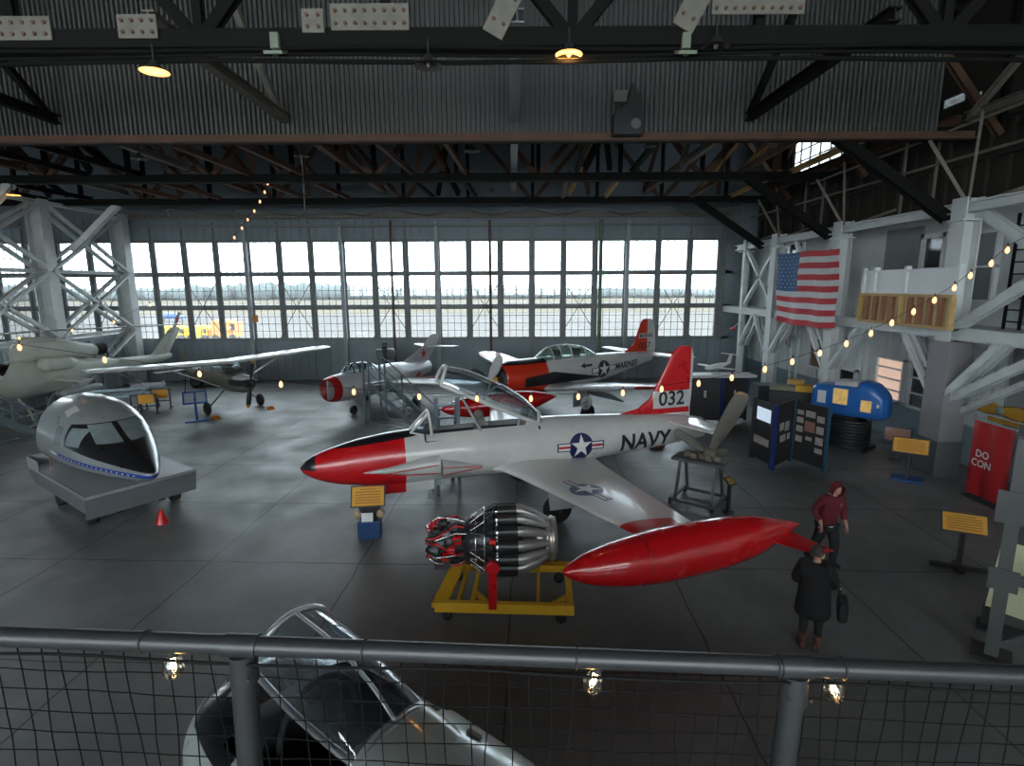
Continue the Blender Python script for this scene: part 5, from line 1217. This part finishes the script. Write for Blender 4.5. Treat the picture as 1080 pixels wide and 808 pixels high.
# spare engine behind the fighter
P = V((-7.2, 31.0, 0)); o = empty('piston_engine', P, .2, 'dark piston engine on a stand behind the silver fighter', 'engine')
q = MB().lathe([(-.5,.1),(-.45,.3),(.5,.32),(.6,.1)], 18, org=(0,0,2.0), caps=True)
q.build('crankcase', [m_gr], o)
for i in range(9): a = 2*PI*i/9; MB().tube((0,.28*cos(a),2.0+.28*sin(a)),(0,.62*cos(a),2.0+.62*sin(a)),.13,.15,10).build('cylinder', [m_dark], o)
MB().bar((-.5,-.4,.0),(0,0,1.7),.08).bar((-.5,.4,0),(0,0,1.7),.08).bar((.5,0,0),(0,0,1.7),.08).build('stand', [m_rk], o)
# things outside the doors
m_or = mat('orange equipment', rgb(226, 140, 70), .6); m_yo = mat('yellow equipment', rgb(236, 190, 40), .6)
for (px_, L, h, mm, lab) in ((188, 2.5, 1.7, m_yo, 'yellow snow plough truck outside the left windows'), (214, 2.0, 1.7, m_yo, 'yellow tractor unit outside beside the orange container'), (241, 2.6, 2.3, m_or, 'orange container trailer outside the left windows')):
    P = V((px_ - 540, 580, 0)) * (60 / 580); o = empty('airport_vehicle', (P.x, 60, -.05), 0, lab, 'vehicle')
    MB().bb(-L/2, L/2*.5, -.9, .9, .5, h).build('body', [mm], o, bevel=.05); MB().bb(L/2*.52, L/2, -.85, .85, .5, h*.9).build('cab', [mm], o, bevel=.05); MB().bb(L/2*.6, L/2-.1, -.87, -.85, h*.55, h*.82).build('window', [m_dark], o)
    for x in (-L*.35, L*.35): MB().lathe([(-.15,.1),(-.15,.4),(.15,.4),(.15,.1)], 14, org=(x,-.85,.4), axis='y', caps=True).build('wheel', [m_tyre], o)
P = V((184 - 540, 580, 0)) * (95 / 580); o = empty('airport_vehicle', (P.x, 95, -.05), 0, 'small blue car far outside the left windows', 'vehicle')
MB().loft([(-2,.7,.7,.2,.2,4),(-1.2,.75,.8,.3,.3,4),(-.8,.9,.75,.6,.4,4),(.8,.9,.75,.6,.4,4),(1.3,.75,.8,.3,.3,4),(2,.7,.7,.2,.2,4)], 16, 20).build('body', [M['blue_paint']], o)
for x in (-1.2, 1.2): MB().lathe([(-.1,.1),(-.1,.32),(.1,.32),(.1,.1)], 14, org=(x,-.75,.32), axis='y', caps=True).build('wheel', [m_tyre], o)
P = ay(254+20, 335, YW - .12); P = ay(254+15, 336, YW-.1); o = MB().box((0,0,0),(.42,.03,.42)).build('window_sign', [m_or], loc=(P.x, YW - .14, P.z)); tag(o, 'square orange sign fixed to a far window frame on the left', 'sign')
P = ay(707, 374, YW - .1); o = MB().box((0,0,0),(.62,.03,.4)).build('wall_sign', [mat('faded red sign', rgb(176, 90, 92), .6)], loc=(P.x, YW - .16, P.z)); tag(o, 'small faded red sign on the slate wall behind the jet tail fin', 'sign')
# ------------------------------------------------------------------ people
def skin(name, pts, edges, radii, m_, parent, sub=2, root=0):
    """grow one continuous surface over a joint skeleton; radii may be (rx, ry)"""
    me = bpy.data.meshes.new(name); me.from_pydata([tuple(p) for p in pts], edges, [])
    o = bpy.data.objects.new(name, me); COL.objects.link(o)
    sk = o.modifiers.new('skin', 'SKIN'); sk.use_smooth_shade = True
    ss = o.modifiers.new('sub', 'SUBSURF'); ss.levels = ss.render_levels = sub
    for i, r in enumerate(radii):
        me.skin_vertices[0].data[i].radius = r if isinstance(r, tuple) else (r, r)
    me.skin_vertices[0].data[root].use_root = True
    bpy.context.view_layer.update()
    m2 = bpy.data.meshes.new_from_object(o.evaluated_get(bpy.context.evaluated_depsgraph_get()))
    bpy.data.objects.remove(o); m2.name = name; m2.materials.clear(); m2.materials.append(m_)
    for p in m2.polygons: p.use_smooth = True
    o = bpy.data.objects.new(name, m2); COL.objects.link(o); o.parent = parent; return o
m_skin = mat('skin', rgb(176, 128, 108), .6, var=.1)
def chain(P, E, R, pts, rad, start=None):
    prev = start
    for p, r in zip(pts, rad):
        P.append(V(p)); R.append(r); i = len(P) - 1
        if prev is not None: E.append((prev, i))
        prev = i
    return prev
def hand(P, E, R, wrist_i, wr, d, side, k=1.0):
    """palm, four unequal bent fingers and a thumb leaving the side of the palm"""
    wr, d, side = V(wr), V(d).normalized(), V(side).normalized(); nrm = d.cross(side)
    P.append(wr + d*.05*k); R.append((.022, .036)); pi = len(P) - 1; E.append((wrist_i, pi))
    for j, (off, L) in enumerate(((-.03,.062),(-.01,.075),(.011,.07),(.03,.055))):
        b = wr + d*.088 + side*off
        chain(P, E, R, [b, b + d*L*.5 + nrm*.008, b + d*L + nrm*.028], [.0095, .009, .0075], pi)
    b = wr + d*.035 - side*.042
    chain(P, E, R, [b, b + d*.03 - side*.018 + nrm*.01, b + d*.055 - side*.02 + nrm*.02], [.012, .0105, .009], pi)
def head(par, c, r, Mr, m_h, hair=None, face=True):
    c = V(c)
    mb = MB(); st_ = []
    for j in range(17):
        a = PI*j/16; z = cos(a)
        w_ = sin(a) * (1.0 if z > -.2 else 1 + .14*(z + .2)); R_ = []
        for i in range(20):
            b = 2*PI*i/20; x, y = .078*w_*cos(b), .098*w_*sin(b)
            if z < -.2 and y > 0: y *= 1.0 + .10*(z + .2)
            # brow, nose, lips shaped on the front (-y)
            fy = 0
            if sin(b) < -.85: fy = -.020*math.exp(-((z + .08)/.16)**2) - .006*math.exp(-((z + .48)/.09)**2) + .006*math.exp(-((z-.12)/.09)**2)
            R_.append(Mr @ V((x, y + fy, .122*z)) + c)
        st_.append(R_)
    mb.rings(st_)
    for s in (-1, 1): mb.ball(Mr @ V((s*.078, .01, -.005)) + c, (.012,.02,.032), 8)
    o = mb.build('head', [m_h], par)
    if face:
        for s in (-1, 1): MB().ball(Mr @ V((s*.030, -.088, .018)) + c, (.013,.008,.007), 8).build('eye', [M['black']], o)
        MB().ball(Mr @ V((0, -.094, -.058)) + c, (.024,.007,.006), 8).build('mouth', [mat('lips', rgb(140, 84, 78), .5)], o)
    return o

# first visitor: dark red hoodie, hood up, walking
P0 = gz(874, 597); p1 = empty('person', (P0.x - .05, P0.y + .1, 0), math.radians(12), 'person in a dark red hoodie with the hood up, walking on the open floor', 'person')
m_ho = mat('maroon hoodie', rgb(92, 20, 33), .85, var=.2); m_pt = mat('black trousers', (.012,.012,.014), .85); m_sh = mat('black shoes', (.01,.01,.011), .6)
# local frame: x to the person's left when facing -y
P, E, R = [], [], []
P.append(V((0, .02, .98))); R.append((.15,.115))
t_ = chain(P, E, R, [(0,.0,1.15),(0,-.03,1.32),(0,-.05,1.46)], [(.165,.125),(.19,.13),(.16,.11)], 0)
nk = chain(P, E, R, [(0,-.08,1.57),(0,-.10,1.64)], [.065,.06], t_)
for s, pts in ((-1, [(-.2,-.05,1.45),(-.30,.06,1.20),(-.22,-.04,.98)]), (1, [(.2,-.06,1.45),(.29,-.03,1.18),(.30,-.14,.95)])):
    w_ = chain(P, E, R, pts, [.075,.058,.045], t_)
    hp = V(pts[2]); e = len(P); P.append(hp + V((s*.0,-.03,-.06))); R.append(.034); E.append((w_, e))
    if True: hand(P, E, R, e, P[e], (s*.02,-.2,-1), (0,-1,.1))
for s, pts in ((-1, [(-.10,.03,.92),(-.12,.10,.52),(-.12,.30,.12)]), (1, [(.10,0,.92),(.12,-.10,.50),(.13,-.08,.09)])):
    chain(P, E, R, pts, [.095,.062,.045], 0)
body = skin('body', P, E, R, m_skin, p1)
# clothes over the body
def garment(name, pts_sets, m_, root_pts, root_r, par, sub=2):
    P, E, R = [], [], []
    last = chain(P, E, R, root_pts, root_r)
    for at_, pts, rad in pts_sets: chain(P, E, R, pts, rad, at_)
    return skin(name, P, E, R, m_, par, sub)
garment('hoodie', [(3, [(-.21,-.05,1.46),(-.31,.07,1.20),(-.23,-.04,.99)], [.095,.085,.06]), (3, [(.21,-.06,1.46),(.30,-.03,1.18),(.31,-.13,.96)], [.095,.08,.06]),
                  (3, [(0,-.02,1.55)], [(.11,.10)])], m_ho, [(0,.02,.84),(0,.01,1.06),(0,-.03,1.30),(0,-.05,1.45)], [(.205,.165),(.225,.18),(.235,.18),(.19,.14)], p1)
MB().lathe([(-.02,.185),(.06,.19)], 24, axis='z').xf(Matrix.Translation((0,.02,.83)) @ Matrix.Scale(.82, 4, (0,1,0))).build('shirt_hem', [mat('white shirt hem', (.6,.6,.6), .8)], p1)
MB().box((.1,-.185,1.36), (.07,.02,.07)).build('chest_badge', [mat('chest badge', rgb(130, 70, 76), .8)], p1)
garment('trousers', [(0, [(-.10,.03,.84),(-.125,.10,.52),(-.125,.30,.14),(-.125,.31,.09)], [.135,.105,.08,.075]), (0, [(.10,0,.84),(.125,-.10,.50),(.135,-.08,.12),(.135,-.08,.08)], [.135,.105,.08,.075])], m_pt, [(0,.02,.93)], [(.165,.13)], p1)
for x, y, ry in ((-.125,.30,.3), (.135,-.10,.0)):
    MB().loft([(-.10,.055,.035,.04,.05,2.4),(-.03,.06,.045,.05,.055,2.4),(.10,.05,.046,.03,.045,2.4),(.19,.045,.02,.015,.04,2.4)], 10, 16).xf(Matrix.Translation((x, y, 0)) @ Matrix.Rotation(-PI/2, 4, 'Z')).build('shoe', [m_sh], p1)
Mh = Matrix.Rotation(-.15, 3, 'Z') @ Matrix.Rotation(.42, 3, 'X')
hc = V((0,-.14,1.70)); head(p1, hc, .1, Mh, m_skin)
# hood: open shell round the head
mb = MB(); st_ = []
for j in range(11):
    t1 = j/10; y = -.10 + .24*t1; rr = 1.0 if t1 < .55 else math.sqrt(max(.02, 1 - ((t1-.55)/.45)**2))
    st_.append([Mh @ V((.120*rr*cos(2*PI*i/22), y, .160*rr*sin(2*PI*i/22))) + hc for i in range(22)])
mb.rings(st_, caps=False); mb.rings([[v + (hc - v)*.06 for v in r_] for r_ in st_], caps=False); mb.build('hood', [m_ho], p1)

# second visitor: seen from behind, long black padded coat
P0 = gz(853, 681); p2 = empty('person', (P0.x, P0.y, 0), math.radians(152), 'person seen from behind in a long black padded coat with brown boots', 'person')
m_ct = mat('black padded coat', (.009,.009,.010), .95, var=.3, scale=6); m_lg = mat('black leggings', (.010,.010,.011), .8); m_bt2 = mat('brown boots', rgb(92, 62, 50), .7)
P, E, R = [], [], []
P.append(V((0,.0,.92))); R.append((.15,.12))
t_ = chain(P, E, R, [(0,0,1.1),(0,-.01,1.28),(0,0,1.40)], [(.15,.12),(.17,.12),(.14,.1)], 0)
chain(P, E, R, [(0,0,1.48),(0,-.01,1.56)], [.055,.052], t_)
for s in (-1, 1):
    w_ = chain(P, E, R, [(s*.18,0,1.38),(s*.25,-.02,1.12),(s*.18,-.2,1.0)], [.065,.05,.04], t_)
    e = len(P); P.append(V((s*.14,-.25,1.0))); R.append(.032); E.append((w_, e)); hand(P, E, R, e, P[e], (-s*.5,-1,.05), (0,.1,-1))
    chain(P, E, R, [(s*.09,0,.86),(s*.10,-.01,.48),(s*.11,.0,.10)], [.09,.06,.042], 0)
skin('body', P, E, R, m_skin, p2)
garment('coat', [(4, [(-.19,0,1.40),(-.275,-.01,1.13),(-.21,-.18,1.02)], [.10,.09,.07]), (4, [(.19,0,1.40),(.275,-.01,1.13),(.21,-.18,1.02)], [.10,.09,.07]), (4, [(0,.06,1.47)], [(.15,.10)])], m_ct,
        [(0,.01,.50),(0,.01,.66),(0,.0,.92),(0,-.0,1.2),(0,0,1.39)], [(.29,.23),(.29,.23),(.255,.20),(.25,.19),(.20,.15)], p2)
garment('leggings', [(0, [(-.095,0,.6),(-.105,-.01,.45),(-.11,.0,.14)], [.10,.075,.055]), (0, [(.095,0,.6),(.105,-.01,.45),(.11,.0,.14)], [.10,.075,.055])], m_lg, [(0,0,.85)], [(.15,.12)], p2)
for s in (-1, 1):
    b_ = MB().loft([(-.10,.06,.04,.05,.055,2.5),(-.02,.08,.05,.10,.075,2.5),(.07,.06,.048,.045,.055,2.5),(.18,.05,.025,.02,.045,2.5)], 12, 16).tube((-.03,0,.1),(-.03,0,.24),.056,.06).xf(Matrix.Translation((s*.115,.02,0)) @ Matrix.Rotation(-PI/2 + s*.25, 4, 'Z')).build('boot', [m_bt2], p2)
    MB().box((s*.115,-.01,.012), (.10,.27,.024), 0, Matrix.Rotation(s*.25,3,'Z')).build('sole', [m_blk], b_)
Mh = Matrix.Rotation(-.75, 3, 'Z') @ Matrix.Rotation(.1, 3, 'X'); hc = V((0,-.03,1.62)); head(p2, hc, .1, Mh, m_skin)
mb = MB(); st_ = []
for j in range(12):
    a = PI*.62*j/11; st_.append([Mh @ V((.090*sin(a)*cos(2*PI*i/20), (.112*sin(a)*sin(2*PI*i/20))+.014, .132*cos(a)+.004)) + hc for i in range(20)])
mb.rings(st_); mb.ball(Mh @ V((0,.12,.0)) + hc, (.05,.045,.05), 10); mb.build('hair', [mat('dark brown hair', rgb(46, 36, 32), .7)], p2)
MB().loft([(-.075,0,.02,.02,.02,2),(-.06,0,.05,.05,.05,2.4),(0,0,.066,.06,.062,2.4)], 8, 16).xf(Matrix.Translation(hc) @ Mh.to_4x4() @ Matrix.Translation((0,-.045,-.055)) @ Matrix.Rotation(PI/2,4,'Z')).build('face_mask', [mat('cream face mask', rgb(206, 186, 120), .8)], p2)
# shoulder bag rests on the coat, carried by the visitor
o = empty('shoulder_bag', p2.location, math.radians(152), 'black shoulder bag with a silver buckle carried by the person in the long coat', 'bag')
MB().loft([(-.17,0,.04,.14,.14,3),(-.14,0,.075,.16,.18,3.5),(.14,0,.075,.16,.18,3.5),(.17,0,.04,.14,.14,3)], 8, 18).xf(Matrix.Translation((-.40,.02,.80)) @ Matrix.Rotation(PI/2,4,'Z')).build('bag_body', [m_lg], o)
MB().path([(-.37,.12,.94),(-.33,.14,1.15),(-.20,.18,1.36),(-.12,.14,1.50),(-.15,-.08,1.50),(-.3,-.2,1.25),(-.37,-.1,.94)], .018, 8).build('strap', [m_lg], o)
MB().ball((-.335,.16,1.18), .024, 10).build('buckle', [M['chrome']], o)
# ------------------------------------------------------------------ balcony with wire-mesh railing
YR = 1.3
m_pipe = mat('galvanised pipe', (.04,.041,.043), .4, metal=.4, var=.2, scale=8)
bf = MB().bb(-6, 6, -4, YR + .12, 3.55, 3.8); S(bf, 'floor_balcony', [M['grey_steel']], 'balcony floor the railing stands on')
w = MB()
for x in (-5, 5): w.bb(x-.12, x+.12, YR-.3, YR-.06, 0, 3.55)
S(w, 'column_balcony', [M['grey_steel']])
Lr, Rr = ay(0, 671, YR), ay(1080, 712, YR)
def railp(x): f = (x - Lr.x) / (Rr.x - Lr.x); return V((x, YR, Lr.z + (Rr.z - Lr.z)*f))
rl = empty('railing', railp(-3.0), 0, 'grey pipe railing with wire mesh along the balcony edge', 'railing'); ro = rl.location
def rp(x, dz=0, dy=0): return railp(x) - ro + V((0, dy, dz))
MB().tube(rp(-4.2), rp(4.2), .0255, n=24).build('top_rail', [m_pipe], rl)
MB().tube(rp(-4.2, -.98), rp(4.2, -.98), .021, n=16).build('bottom_rail', [m_pipe], rl)
for px_ in (-2.18, -.712, .745, 2.2):
    t0 = rp(px_); po = MB().tube(V((t0.x - .03, 0, 3.8 - ro.z)), t0 + V((0,0,-.02)), .032, n=20).build('post', [m_pipe], rl)
    MB().tube(rp(px_-.043), rp(px_+.043), .0295, n=24).tube(t0 + V((0,0,-.10)), t0 + V((0,0,-.02)), .037, .034, n=20).build('fitting', [m_pipe], po)
    for s in (-1, 1): MB().ball(t0 + V((s*.028,-.036,-.075)), .005, 8).build('bolt', [M['black']], po)
m_wire = mat('dark mesh wire', (.006,.006,.006), .9, spec=.1)
rt = random.Random(11); q = MB()
x = -4.1
while x < 4.1:
    pts = []; sway = rt.uniform(-.012,.012); ph = rt.uniform(0, 6)
    for k in range(15):
        f = k / 14; pts.append(rp(x + sway*f*3 + .006*sin(ph + f*9) + rt.uniform(-.002,.002), -.03 - .95*f, .0))
    q.path(pts, .0018, 5); x += .056
for k in range(1, 17):
    ph = rt.uniform(0, 6); q.path([rp(-4.1 + i*.056, -.03 - .062*k + .004*sin(ph + i*.5) + rt.uniform(-.0015,.0015)) for i in range(147)], .0016, 5)
mo = q.build('wire_mesh', [m_wire], rl); mo['kind'] = 'stuff'
tie = MB()
for px_ in (155, 385, 608, 820, 890): P = ay(px_, 690, YR); MB().path([rp(P.x + .002*cos(2*PI*i/16), .0275*sin(2*PI*i/16), .0275*cos(2*PI*i/16)) for i in range(16)], .0028, 6, closed=True).build('cable_tie', [M['black']], rl)
# festoon lamps
m_bulbg = glass('bulb glass', (1, .93, .8), .12, .03); m_fil = lampmat('glowing filament', (1, .60, .22), 60); m_sock = M['black']
m_bfar = lampmat('glowing bulb', (1, .45, .17), 1.7)
def near_bulb(pos, tilt, lab):
    o = empty('festoon_bulb', pos, 0, lab, 'light bulb', 'clear festoon bulbs on the railing'); o.rotation_euler = (tilt[0], tilt[1], 0); o.scale = (1.2, 1.2, 1.15)
    MB().tube((0,0,0),(0,0,.03),.012,n=12).build('socket', [m_sock], o)
    MB().lathe([(.0,.010),(-.008,.014),(-.022,.021),(-.038,.0225),(-.05,.017),(-.057,.008),(-.059,.001)], 20, axis='z').build('glass', [m_bulbg], o)
    MB().path([(-.004,0,-.006),(-.005,0,-.034),(0,.003,-.012),(.004,0,-.034),(.003,0,-.006)], .0019, 5).build('filament', [m_fil], o)
    return o
for px_, py_, tl_, lab in ((182, 688, (0,.06), 'glowing clear bulb on the railing left of the left post'), (629, 711, (.0,.25), 'glowing clear bulb on the railing midway between the posts'), (876, 722, (.0,-.35), 'glowing clear bulb on the railing right of the right post')):
    P = ay(px_, py_, YR + .0); near_bulb(V((P.x, YR + .0, railp(P.x).z - .036)), tl_, lab)
q = MB().path([rp(-4.2 + i*.12, -.026 - .012*abs(sin(i*.37)), -.024) for i in range(71)], .004, 6); o = q.build('cable', [M['rope']]); o.location = ro; tag(o, 'black festoon cable tied along the underside of the balcony railing', 'cable')

# festoon string sagging across the hall in front of the planes
def far_bulb():
    o = empty('string_bulb', (0,0,0)); MB().tube((0,0,0),(0,0,.06),.018,n=8).build('socket', [m_sock], o)
    MB().lathe([(.0,.014),(-.02,.03),(-.06,.048),(-.10,.042),(-.125,.02),(-.13,.001)], 12, axis='z').build('glass', [m_bfar], o); return o
YS = 8.0
spts = [(1120,232),(1063,265),(1046,279),(1024,292),(1007,305),(986,318),(964,330),(941,342),(919,353),(893,364),(865,374),(836,383),(807,391),(772,400),(737,406),(698,412),(657,416),(610,420),(560,422),(503,422),(442,420),(373,415),(296,407),(210,396),(110,381),(20,368),(-60,352)]
WP = [ay(x, y - 5, YS) for x, y in spts]
q = MB().path(WP, .004, 5); o = q.build('cable', [M['rope']]); tag(o, 'thin black cable carrying the lit bulb string across the hall', 'cable')
b0 = far_bulb(); first = True
places = ['at the right wall', 'by the ladder', 'over the broad column', 'at the timber balcony']
for i, p in enumerate(WP[1:-1]):
    lab = 'glowing warm bulb on the sagging cable, %s' % ('right part by the white columns and balcony' if i < 12 else 'middle part before the red-nosed jet' if i < 20 else 'left part before the parked planes')
    if first: o = b0; first = False
    else: o = copy_tree(b0)
    o.location = p; tag(o, lab, 'light bulb', 'string bulbs ' + ('by the white columns' if i < 12 else 'before the red-nosed jet' if i < 20 else 'before the parked planes')); o.scale = (.58,.58,.75)
# second string far up under the roof
sp2 = [(283,186),(282,192),(279,201),(274,211),(268,221),(261,230),(255,239),(247,249),(222,281),(158,320),(120,338),(76,347),(20,355)]
WP2 = [ay(x, y, 25 - i*.15) for i, (x, y) in enumerate(sp2)]
WP2[0] = V((WP2[1].x, WP2[1].y, 10.05))
o = MB().path(WP2, .007, 5).build('cable', [M['rope']]); tag(o, 'thin cable of small lights hanging from the roof on the left', 'cable')
for p in WP2[1:]:
    o = copy_tree(b0); o.location = p; o.scale = (.9,.9,1); tag(o, 'small glowing bulb on the cable falling from the roof at left', 'light bulb', 'string bulbs on the left under the roof')

# ------------------------------------------------------------------ roof lamps
m_shade = mat('dark enamel shade', (.03,.032,.03), .45); m_in = mat('unlit enamel inside', (.12,.115,.105), .6)  # unlit copy of the shade inside, darkened in its colour
m_lamp = lampmat('lit sodium lamp', (1, .40, .08), 3); m_in_lit = mat('lit shade inside', (.8,.6,.35), .5, emit=((1,.36,.06), .7))  # lit copy; the lamp's glow on the shade is put into its emission
def dome(lit):
    o = empty('dome_lamp', (0,0,0))
    MB().tube((0,0,.55),(0,0,.2),.02).build('stem', [m_shade], o)
    MB().lathe([(.24,.06),(.2,.1),(.12,.14),(.05,.26),(0,.36)], 28, axis='z').build('shade', [m_shade], o)
    MB().lathe([(.19,.02),(.11,.12),(.045,.24),(0.004,.345)], 28, axis='z').build('reflector', [m_in_lit if lit else m_in], o)
    MB().ball((0,0,.05), (.07,.07,.09), 14).build('bulb', [m_lamp if lit else m_in], o)
    return o
dl, du = dome(True), dome(False); ul = [True, True]
for px_, py_, Y, lit, lab in ((163, 76, 10.4, 1, 'lit amber dome lamp under the nearest roof truss, at the left'), (600, 58, 10.4, 1, 'lit amber dome lamp under the nearest roof truss, in the middle'), (14, 206, 22.8, 1, 'small lit amber lamp far back above the left bracing'),
        (452, 70, 10.4, 0, 'unlit dark dome lamp under the nearest truss, between the two amber lamps'), (755, 50, 10.4, 0, 'unlit dark dome lamp under the nearest truss, right of the floodlight'),
        (147, 168, 18.2, 0, 'unlit dome lamp behind the corrugated curtain, leftmost of that row'), (318, 165, 18.2, 0, 'unlit dome lamp with a long hanging cord behind the corrugated curtain'), (498, 160, 18.2, 0, 'unlit dome lamp behind the corrugated curtain near the middle strut'), (684, 155, 18.2, 0, 'unlit dome lamp behind the corrugated curtain, rightmost of that row'), (519, 203, 23.9, 0, 'unlit dome lamp two trusses back near the middle')):
    P = ay(px_, py_, Y); src = dl if lit else du
    if ul[0 if lit else 1]: o = src; ul[0 if lit else 1] = False
    else: o = copy_tree(src)
    o.location = (P.x, Y, P.z); o.scale = (.68,.68,.8); tag(o, lab, 'ceiling lamp', 'roof dome lamps')
    if lit:
        ld = bpy.data.lights.new('lamp_glow', 'POINT'); ld.energy = 10 if Y < 15 else 6; ld.color = (1, .5, .16); ld.shadow_soft_size = .08
        lo = bpy.data.objects.new('lamp_glow', ld); COL.objects.link(lo); lo.location = (P.x, Y, P.z - .08)
P = ay(318, 165, 18.2); Q = ay(326, 288, 18.2); o = MB().tube((0,0,0),(Q.x-P.x,0,Q.z-P.z),.012,n=6).ball((Q.x-P.x,0,Q.z-P.z),(.09,.09,.07),10).build('pull_cord', [M['bare_steel']]); o.location = (P.x, 18.2, P.z - .02); tag(o, 'long pale cord with a weight hanging below an unlit dome lamp', 'cord')
for px_, lab in ((291, 'small square floodlight under the nearest truss, at the left'), (723, 'small square floodlight under the nearest truss, at the right')):
    P = ay(px_, 55, 10.4); o = empty('floodlight', (P.x, 10.4, P.z), 0, lab, 'floodlight', 'square floodlights under the truss'); mf = mat('pale green lamp body', rgb(120, 130, 110), .5)
    MB().bb(-.07,.07,-.05,.05,.05,.3).build('arm', [mf], o); MB().box((0,0,0),(.32,.3,.05),0,Matrix.Rotation(.35,3,'X')).build('lamp_head', [mf], o); MB().ball((0,-.02,-.04),(.06,.06,.03),10).build('lens', [m_in], o)
P = ay(662, 118, 16.4); o = empty('hanging_loudspeaker', (P.x, 16.45, P.z), 0, 'dark loudspeaker box on the lower edge of the corrugated curtain', 'loudspeaker')
MB().prism([(-.4,-.2,-.62),(.42,-.2,-.62),(.36,-.2,.3),(.1,-.2,.72),(-.05,-.2,.2),(-.4,-.2,-.05)],(0,.4,0)).build('cabinet', [m_blk], o, bevel=.02); MB().bb(-.42,-.06,-.22,-.1,.22,.52).build('bracket_plate', [M['bare_steel']], o); MB().lathe([(-.24,.14),(-.22,.02)], 18, org=(.2,0,-.35), axis='y', caps=True).build('cone', [m_gr], o)
P = ax(768, 357, XR - .6); o = empty('wall_lamp', (XR - .55, 31.2, 3.3), 0, 'small red lamp on a white arm at the slim far right post', 'lamp')
MB().lathe([(0,.2),(.06,.17),(.12,.05)], 18, axis='z', caps=True).build('shade', [mat('red lamp shade', rgb(200, 70, 60), .5)], o); MB().tube((0,0,.1),(.5,0,.55),.03).build('arm', [M['white_steel']], o)
SKY, EXPO = 6.0, 0.85
# ------------------------------------------------------------------ outside
m_ap = mat('apron concrete', (.10, .093, .088), 1.0, var=.25, scale=.05, spec=.0)
S(MB().bb(-400, 400, YW + .4, 700, -.35, -.05), 'ground_outside', [m_ap])
m_gr = mat('winter grass', (.105, .09, .065), 1.0, var=.4, scale=.05, spec=.0)
S(MB().bb(-400, 400, 120, 150, -.05, .0).bb(-400, 400, 190, 360, -.05, .02), 'field', [m_gr], 'strips of dry grass beyond the apron')
m_tr = mat('far trees', (.075, .092, .09), .9, var=.4, scale=.1)
rt = random.Random(3); w = MB()
for i in range(300):
    xv = -300 + i * 2.0; h = (6.2 + 1.2 * sin(xv * .045) + rt.uniform(-.7, .8)) * (1.0 if xv < 12 else .62)
    w.ball((xv, 235 + rt.uniform(0, 20), h * .45), (rt.uniform(3, 5), 3, h * .55), 8)
o = w.build('treeline', [m_tr]); tag(o, 'hazy line of trees beyond the airfield seen through the windows', 'trees', kind='stuff')
W = bpy.data.worlds.new('sky'); SC.world = W; W.use_nodes = True
t = NT(W); bg = t.n['Background']
tc = t.new('ShaderNodeTexCoord'); sp = t.new('ShaderNodeSeparateXYZ'); t.link(tc.outputs['Generated'], sp.inputs[0])
cl = t.noise(2.2, 5, tc.outputs['Generated'])
t.link(t.mix(t.ramp(cl, .35, .7), (.80, .93, 1.0), (.93, .98, 1)), bg.inputs[0])
bg.inputs['Strength'].default_value = SKY
vs_ = SC.view_settings; vs_.view_transform = 'Standard'; vs_.look = 'None'; vs_.exposure = EXPO; vs_.gamma = 1; vs_.use_curve_mapping = False
SC.cycles.max_bounces = 8; SC.cycles.diffuse_bounces = 4; SC.cycles.transparent_max_bounces = 16; SC.cycles.caustics_reflective = False; SC.cycles.caustics_refractive = False
SC.cycles.sample_clamp_indirect = 6
